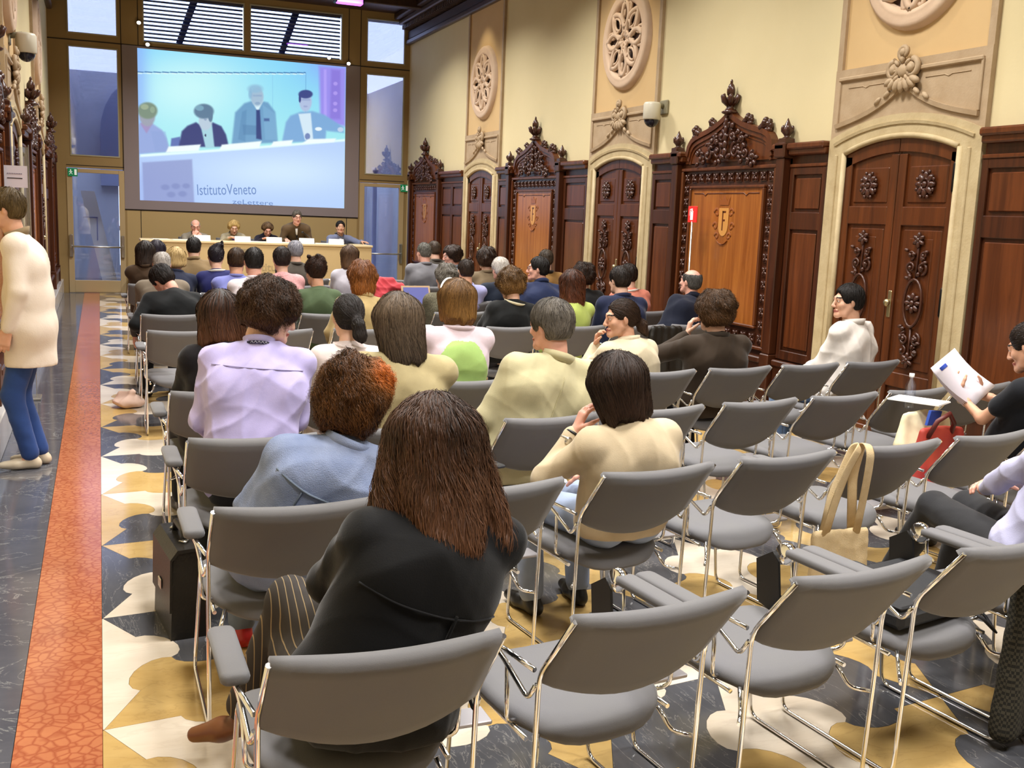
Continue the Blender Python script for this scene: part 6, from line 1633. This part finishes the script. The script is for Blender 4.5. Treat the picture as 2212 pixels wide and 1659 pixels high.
q = MB(); q.tube([W_ - ax * .045 - o_ + (b1 * math.cos(a) + b2 * math.sin(a)) * .038 for a in [i * PI / 10 for i in range(20)]], .008, 6, closed=True, flat=.6); q.ell(W_ - ax * .045 - o_ - v3(.02, .036, -.01), (.018, .01, .018), 10, 6); q.build('wrist_watch', ALU, J['root'])
J = PP['reader']; s_, S_, E_, W_, hd, hn, cu = J['A'][0]; ax = nrm(W_ - E_); b1 = nrm(np.cross(ax, v3(0, 1, 0))); b2 = np.cross(ax, b1); o_ = J['O']
q = MB(); q.tube([W_ - ax * .03 - o_ + (b1 * math.cos(a) + b2 * math.sin(a)) * .031 for a in [i * PI / 10 for i in range(20)]], .004, 6, closed=True); q.build('bracelet', ALU, J['root'])
J = PP['pony']; q = MB(); c = J['N'] - J['O']; Rr = np.stack([J['r'], J['f'], J['t']], 1)   # hood lying on the back
q.tube([c + Rr @ v3(.12 * math.cos(a), .02 + .11 * math.sin(a), -.03 + .02 * math.sin(a)) for a in [PI + .1 + i * (PI - .2) / 12 for i in range(13)]], [.02, .03, .036, .04, .043, .045, .045, .045, .043, .04, .036, .03, .02], 9); q.build('hood', cloth('#e2d3cf'), J['cl'])
def seam(J, name, pts2, mat, rad, off=.0045):
    """a raised seam laid on the back of a garment: pts2 = (right, down) from the neck root, in metres"""
    me = J['cl'].data; n = len(me.vertices); V = np.empty(n * 3, F32); me.vertices.foreach_get('co', V); V = V.reshape(-1, 3)
    N = J['N'] - J['O']; rel = V - N; X = rel @ J['r']; Zd = -(rel @ J['t']); Yb = rel @ J['f']; P = []
    for x, z in pts2:
        d = (X - x) ** 2 + (Zd - z) ** 2 + np.where(Yb > -.01, 1, 0); k = np.argsort(d)[:5]
        P.append(V[k].mean(0) - J['f'] * off)
    P = np.array(P); 
    for _ in range(2): P[1:-1] = P[1:-1] * .5 + (P[2:] + P[:-2]) * .25
    q = MB(); q.tube([tuple(p) for p in P], rad, 6, flat=.7); return q.build(name, mat, J['cl'])
DEN_S = M('denim_seam', '#5d6878', .85)
J = PP['denim']
seam(J, 'yoke_seam', [(-.2 + .4 * i / 16, .13 + .03 * (1 - ((i - 8) / 8) ** 2)) for i in range(17)], DEN_S, .0055)
seam(J, 'yoke_seam', [(-.1 - .01 * i / 8, .16 + .3 * i / 8) for i in range(9)], DEN_S, .004); seam(J, 'yoke_seam', [(.1 + .01 * i / 8, .16 + .3 * i / 8) for i in range(9)], DEN_S, .004)
J = PP['lav']; seam(J, 'yoke_seam', [(-.2 + .4 * i / 14, .10 + .012 * (1 - ((i - 7) / 7) ** 2)) for i in range(15)], cloth('#a49bc4'), .003)
J = PP['front']; seam(J, 'yoke_seam', [(-.19 + .38 * i / 14, .19 + .02 * (1 - ((i - 7) / 7) ** 2)) for i in range(15)], cloth('#19191c'), .0035)
seam(J, 'pleat', [(.06, .2 + .2 * i / 8) for i in range(9)], cloth('#050506'), .006)
J = PP['cream']; seam(J, 'centre_seam', [(.0, .06 + .34 * i / 12) for i in range(13)], cloth('#b7ae86'), .003)
# ------------------------------------------------------------------ loose things
def smooth_obj(name, fd, mat, label, cat, group=None, amp=0, seed=1, parent=None, sm=1):
    V, Q = fd.mesh(sm)
    if amp: V = folds(V, normals(V, Q), amp, seed)
    o = link(name, npmesh(name, V, Q), mat, parent)
    if label: tag(o, label, cat, group)
    return o
LEATHER = M('black_leather', '#15130f', .42, var=(8, '#1f1b16', .3), bump=(120, .2), spec=.4)
r = empty('briefcase', (.285, 4.42, 0), .12, 'black leather briefcase standing in the aisle beside the denim jacket chair', 'bag')
r.scale = (1, 1, 1.12)
q = MB(); q.prism([(-.075, .0), (.075, .0), (.062, .30), (.045, .33), (-.045, .33), (-.062, .30)], 1, -.19, .19); bd = q.build('body', LEATHER, r)
q = MB(); fl_ = [(-.08, .11), (-.075, .31), (-.045, .345), (.05, .348), (.055, .335), (-.04, .332), (-.066, .305), (-.07, .11)]; q.prism(fl_, 1, -.2, .2); q.build('flap', LEATHER, r)
q = MB(); q.tube(round_path([(.0, -.09, .345), (.0, -.08, .385), (0, .08, .385), (0, .09, .345)], .03), .013, 8); q.build('handle', LEATHER, r)
for sy in (-1, 1):
    q = MB(); q.tube([(-.02, sy * .1, .352), (.02, sy * .1, .352), (0, sy * .125, .352)], .004, 5, closed=True); q.build('buckle', ALU, r)
q = MB(); q.box((-.086, -.03, .15), (-.08, .03, .19), .003); q.build('clasp', ALU, r)
CANVAS = M('canvas_natural', '#d5bf97', .9, var=(30, '#c7ae84', .3), bump=(220, .3), spec=.2)
x, y = seat_xy('B', 4); yb4 = yb('B', x)
r = empty('tote_bag', (0, 0, 0), 0, 'natural canvas tote bag hanging by its straps from a chair back', 'bag')
fd = Field((2.75, 3.38, .05), (3.3, 3.72, .58), .010)
for k in range(9):
    t_ = k / 8; xx = 2.885 + .27 * t_; fd.cone((xx, 3.545 + .006 * math.sin(k * 2.1), .455), (xx + .01, 3.54 + .01 * math.sin(k * 1.7), .16), .016, .03, .03)
smooth_obj('bag_body', fd, CANVAS, None, None, amp=.006, seed=4, parent=r)
for pts in (((2.93, 3.535, .44), (2.955, 3.52, .60), (2.985, 3.50, .74), (3.025, 3.485, .835), (3.05, 3.50, .852), (3.06, 3.56, .83), (3.0, 3.60, .6), (2.95, 3.57, .45)), ((3.10, 3.535, .44), (3.09, 3.50, .60), (3.075, 3.465, .74), (3.07, 3.455, .83), (3.075, 3.485, .868), (3.08, 3.53, .855), (3.09, 3.58, .7), (3.105, 3.57, .45))):
    q = MB(); q.tube(round_path(pts, .05, 3), .022, 8, flat=.16, upv=(0, -1, 0)); q.build('strap', CANVAS, r)
x, y = seat_xy('A', 3)
r = empty('laptop_bag', (x + .03, y + .06, .455), .2, 'flat black nylon laptop bag lying on the second chair from the right edge', 'bag')
NYL = M('black_nylon', '#16171b', .6, bump=(300, .2))
q = MB(); q.box((-.24, -.2, .0), (.24, .2, .07), .02); q.build('body', NYL, r)
q = MB(); q.box((-.23, -.19, .07), (.23, .16, .085), .006); q.build('flap', NYL, r)
q = MB(); q.tube(round_path([(-.09, .2, .05), (-.08, .25, .06), (.08, .25, .06), (.09, .2, .05)], .03), .01, 7); q.build('handle', NYL, r)
q = MB(); q.tube([(.1, -.2, .04), (.14, -.26, .0), (.2, -.27, -.05), (.25, -.2, -.03), (.24, -.1, .03)], .012, 6, flat=.5); q.build('strap', NYL, r)
# tweed coat hung over the chair of the man with folded arms
x, y = seat_xy('A', 4); m, n, l, b = nt_new('coat_check')
tc = n.new('ShaderNodeTexCoord'); ck = n.new('ShaderNodeTexChecker'); ck.inputs['Scale'].default_value = 90
ck.inputs['Color1'].default_value = lin('#15140f'); ck.inputs['Color2'].default_value = lin('#3a372c'); l.new(tc.outputs['Object'], ck.inputs['Vector']); l.new(ck.outputs['Color'], b.inputs['Base Color']); b.inputs['Roughness'].default_value = .95
fd = Field((2.72, 2.25, .0), (3.5, 2.85, .9), .012)
for k in range(8):
    xx = 2.94 + k * .06; fd.cone((xx, 2.50 + .02 * (k % 2), .60), (xx - .035 + .01 * k, 2.48 + .03 * (k % 2), .07), .035, .05, .04)
fd.cone((2.95, 2.50, .60), (3.36, 2.52, .64), .035, .035, .04); fd.cut((0, 0, .012), (0, 0, -1))
smooth_obj('draped_coat', fd, m, 'dark checked tweed coat hanging to the floor beside a chair at the right edge', 'coat', amp=.008, seed=3)
# red coat on an empty chair
fd = Field((2.5, 10.2, .7), (3.3, 11.0, 1.25), .013)
for (a, b_, r_) in (((2.62, 10.72, .84), (3.08, 10.76, .86), .08), ((2.66, 10.66, .96), (2.98, 10.7, .98), .075), ((2.74, 10.68, 1.05), (2.88, 10.7, 1.06), .05), ((3.0, 10.7, .9), (3.2, 10.72, .82), .05), ((2.6, 10.62, .84), (2.78, 10.6, .9), .06)): fd.cone(a, b_, r_, r_ * .8, .05)
smooth_obj('red_coat', fd, M('coat_red', '#b8303a', .75, var=(7, '#a32732', .3), sheen=.3), 'crumpled red coat heaped on an empty chair', 'coat', amp=.03, seed=9)
# black leather coat over a chair in the fifth row
x, y = seat_xy('F', 6); x += .32
fd = Field((x - .35, y - .7, .3), (x + .3, y - .25, .95), .013)
for k in range(5): fd.cone((x - .16 + k * .07, y - .44, .80), (x - .2 + k * .085, y - .46 + .02 * (k % 2), .42), .035, .045, .04)
smooth_obj('leather_coat', fd, LEATHER, 'black leather coat hung over a chair behind the profile woman', 'coat', amp=.01, seed=5)
# open laptop and papers in the middle rows
r = empty('laptop', (3.08, 10.15, .80), .1, 'open laptop with pale tan frame before the grey-curled person', 'laptop')
q = MB(); q.box((-.16, -.02, 0), (.16, .2, .018), .004); q.build('keyboard_base', M('laptop_tan', '#b89b78', .4), r)
q = MB(); q.prism([(.2, .01), (.27, .22), (.262, .222), (.19, .012)], 0, -.16, .16); q.build('lid', M('laptop_tan', '#b89b78', .4), r)
q = MB(); q.prism([(.1885, .03), (.253, .205), (.2525, .206), (.188, .031)], 0, -.14, .14); q.build('display', M('laptop_display', '#2a2a48', .3, emit='#7f83c8', es=.7), r)
def sheets(loc, rz, label, n=3, sx=.105, sy=.148, tilt=(0, 0), mt=None):
    q = MB()
    for k in range(n): q.box((-sx + .004 * k, -sy + .003 * k, .002 * k), (sx + .004 * k, sy + .003 * k, .002 * k + .0016))
    o = q.build('paper_stack', mt or PAPER, loc=loc); o.rotation_euler = (tilt[0], tilt[1], rz); tag(o, label, 'papers', None); return o
sheets((.40, 8.58, .66), .4, 'white handout on the folding tablet of the aisle chair in the fifth row')
sheets((3.62, 6.42, .56), .3, 'white papers between the profile woman and the brown jacket man', 4)
sheets((3.80, 10.35, .70), .2, 'white papers on the lap of the man in pale blue shirt')
sheets((2.72, 8.98, .75), .0, 'white papers right of the strawberry-blond woman')
# crumpled pale pink bag on the aisle floor
fd = Field((.02, 9.15, 0), (.42, 9.75, .25), .012); fd.ell((.2, 9.45, .05), (.14, .12, .06), .03); fd.cone((.15, 9.5, .1), (.25, 9.42, .14), .05, .02, .03); fd.cut((0, 0, .003), (0, 0, -1))
smooth_obj('paper_bag', fd, M('bag_pink', '#d8b9a8', .8), 'crumpled pale pink paper bag on the aisle floor', 'bag', amp=.03, seed=2)
# reader's papers and bags
r = empty('booklet', (4.60, 4.38, .95), 0, 'white printed booklet held up tilted by the reading woman', 'booklet')
A_, B_, D_ = v3(4.474, 4.450, 1.143), v3(4.765, 4.400, 0.933), v3(4.150, 4.280, 1.061)
def page(name, k, mt, u0=0., u1=1., w0=0., w1=1., off=0., th=.0012):
    O_ = v3(4.60, 4.38, .95); U = B_ - A_; Wv = D_ - A_; N_ = nrm(np.cross(U, Wv)); N_ = N_ if N_[1] < 0 else -N_; q = MB(); n = 6
    V_ = []
    for i in range(n + 1):
        u = u0 + (u1 - u0) * i / n; bend = .022 * math.sin(PI * u * .9) + .012 * k * u
        for w_ in (w0, w1):
            p = A_ + U * u + Wv * w_ - N_ * (bend - off) - O_
            V_ += [tuple(p), tuple(p + N_ * th)]
    F_ = []
    for i in range(n):
        o_ = i * 4; F_ += [(o_, o_ + 4, o_ + 6, o_ + 2), (o_ + 1, o_ + 3, o_ + 7, o_ + 5), (o_, o_ + 1, o_ + 5, o_ + 4), (o_ + 2, o_ + 6, o_ + 7, o_ + 3)]
    F_ += [(0, 2, 3, 1), (n * 4, n * 4 + 1, n * 4 + 3, n * 4 + 2)]
    q.add(V_, F_, True); return q.build(name, mt, r)
for k in range(4): page('page', k, M('booklet_white', '#ece6f0', .7))
page('printed_mark', 0, M('print_blue', '#3552b8', .6), .10, .17, .56, .80, .003)
fd = Field((4.1, 4.3, .45), (4.8, 4.9, .95), .012)
for k in range(9): fd.cone((4.27 + k * .038, 4.56 + .012 * (k % 2), .755 - .004 * abs(k - 4)), (4.24 + k * .042, 4.54 + .02 * math.sin(k * 1.9), .57), .02, .045, .035)
wb = smooth_obj('cloth_bag', fd, M('bag_cream', '#e3d9b4', .85), 'cream cloth bag with blue corner on the lap of the reading woman', 'bag', amp=.012, seed=6)
q = MB(); q.prism([(4.34, .70), (4.42, .70), (4.44, .78), (4.36, .785)], 1, 4.455, 4.475); q.build('blue_corner', M('cloth_blue', '#2b4fb0', .8), wb)
sheets((4.42, 4.62, .81), .5, 'white sheets lying on the cream cloth bag', 3)
fd = Field((3.9, 3.95, .0), (4.75, 4.9, .9), .012)
for k in range(9): fd.cone((4.22 + k * .034, 4.36 + .006 * (k % 2), .70 - .003 * abs(k - 4)), (4.20 + k * .04, 4.36 + .012 * math.sin(k * 2.2), .40), .022, .045, .03)
rb = smooth_obj('handbag', fd, M('bag_crimson', '#a82c3a', .55, var=(5, '#c0502f', .35)), 'red and orange handbag with leather handle beside the reading woman', 'bag', amp=.008, seed=8)
q = MB(); q.tube([(4.24, 4.34, .66), (4.26, 4.3, .76), (4.34, 4.3, .80), (4.40, 4.32, .74), (4.42, 4.36, .66)], .014, 7); q.build('handle', M('handle_brown', '#5c1f18', .5), rb)
r = empty('water_bottle', (4.47, 4.75, .74), 0, 'clear water bottle with white cap on the bags beside the reading woman', 'bottle')
q = MB(); q.lathe([(.02, 0), (.031, .008), (.031, .14), (.012, .18), (.012, .195)], (0, 0, 0), 14); q.build('body', GLASS_CLEAR, r)
q = MB(); q.lathe([(.015, .19), (.015, .212)], (0, 0, 0), 14); q.build('cap', M('cap_white', '#efefef', .4), r)
r = empty('mobile_phone', (1.63, 4.22, .665), .3, 'small black mobile phone lying on an arm pad behind the cream jacket', 'phone')
q = MB(); q.box((-.026, -.05, 0), (.026, .05, .016), .006); q.build('casing', BLACK_PL, r); q = MB(); q.box((-.02, -.0, .016), (.02, .04, .0175)); q.build('display', M('phone_display', '#30343c', .15), r)
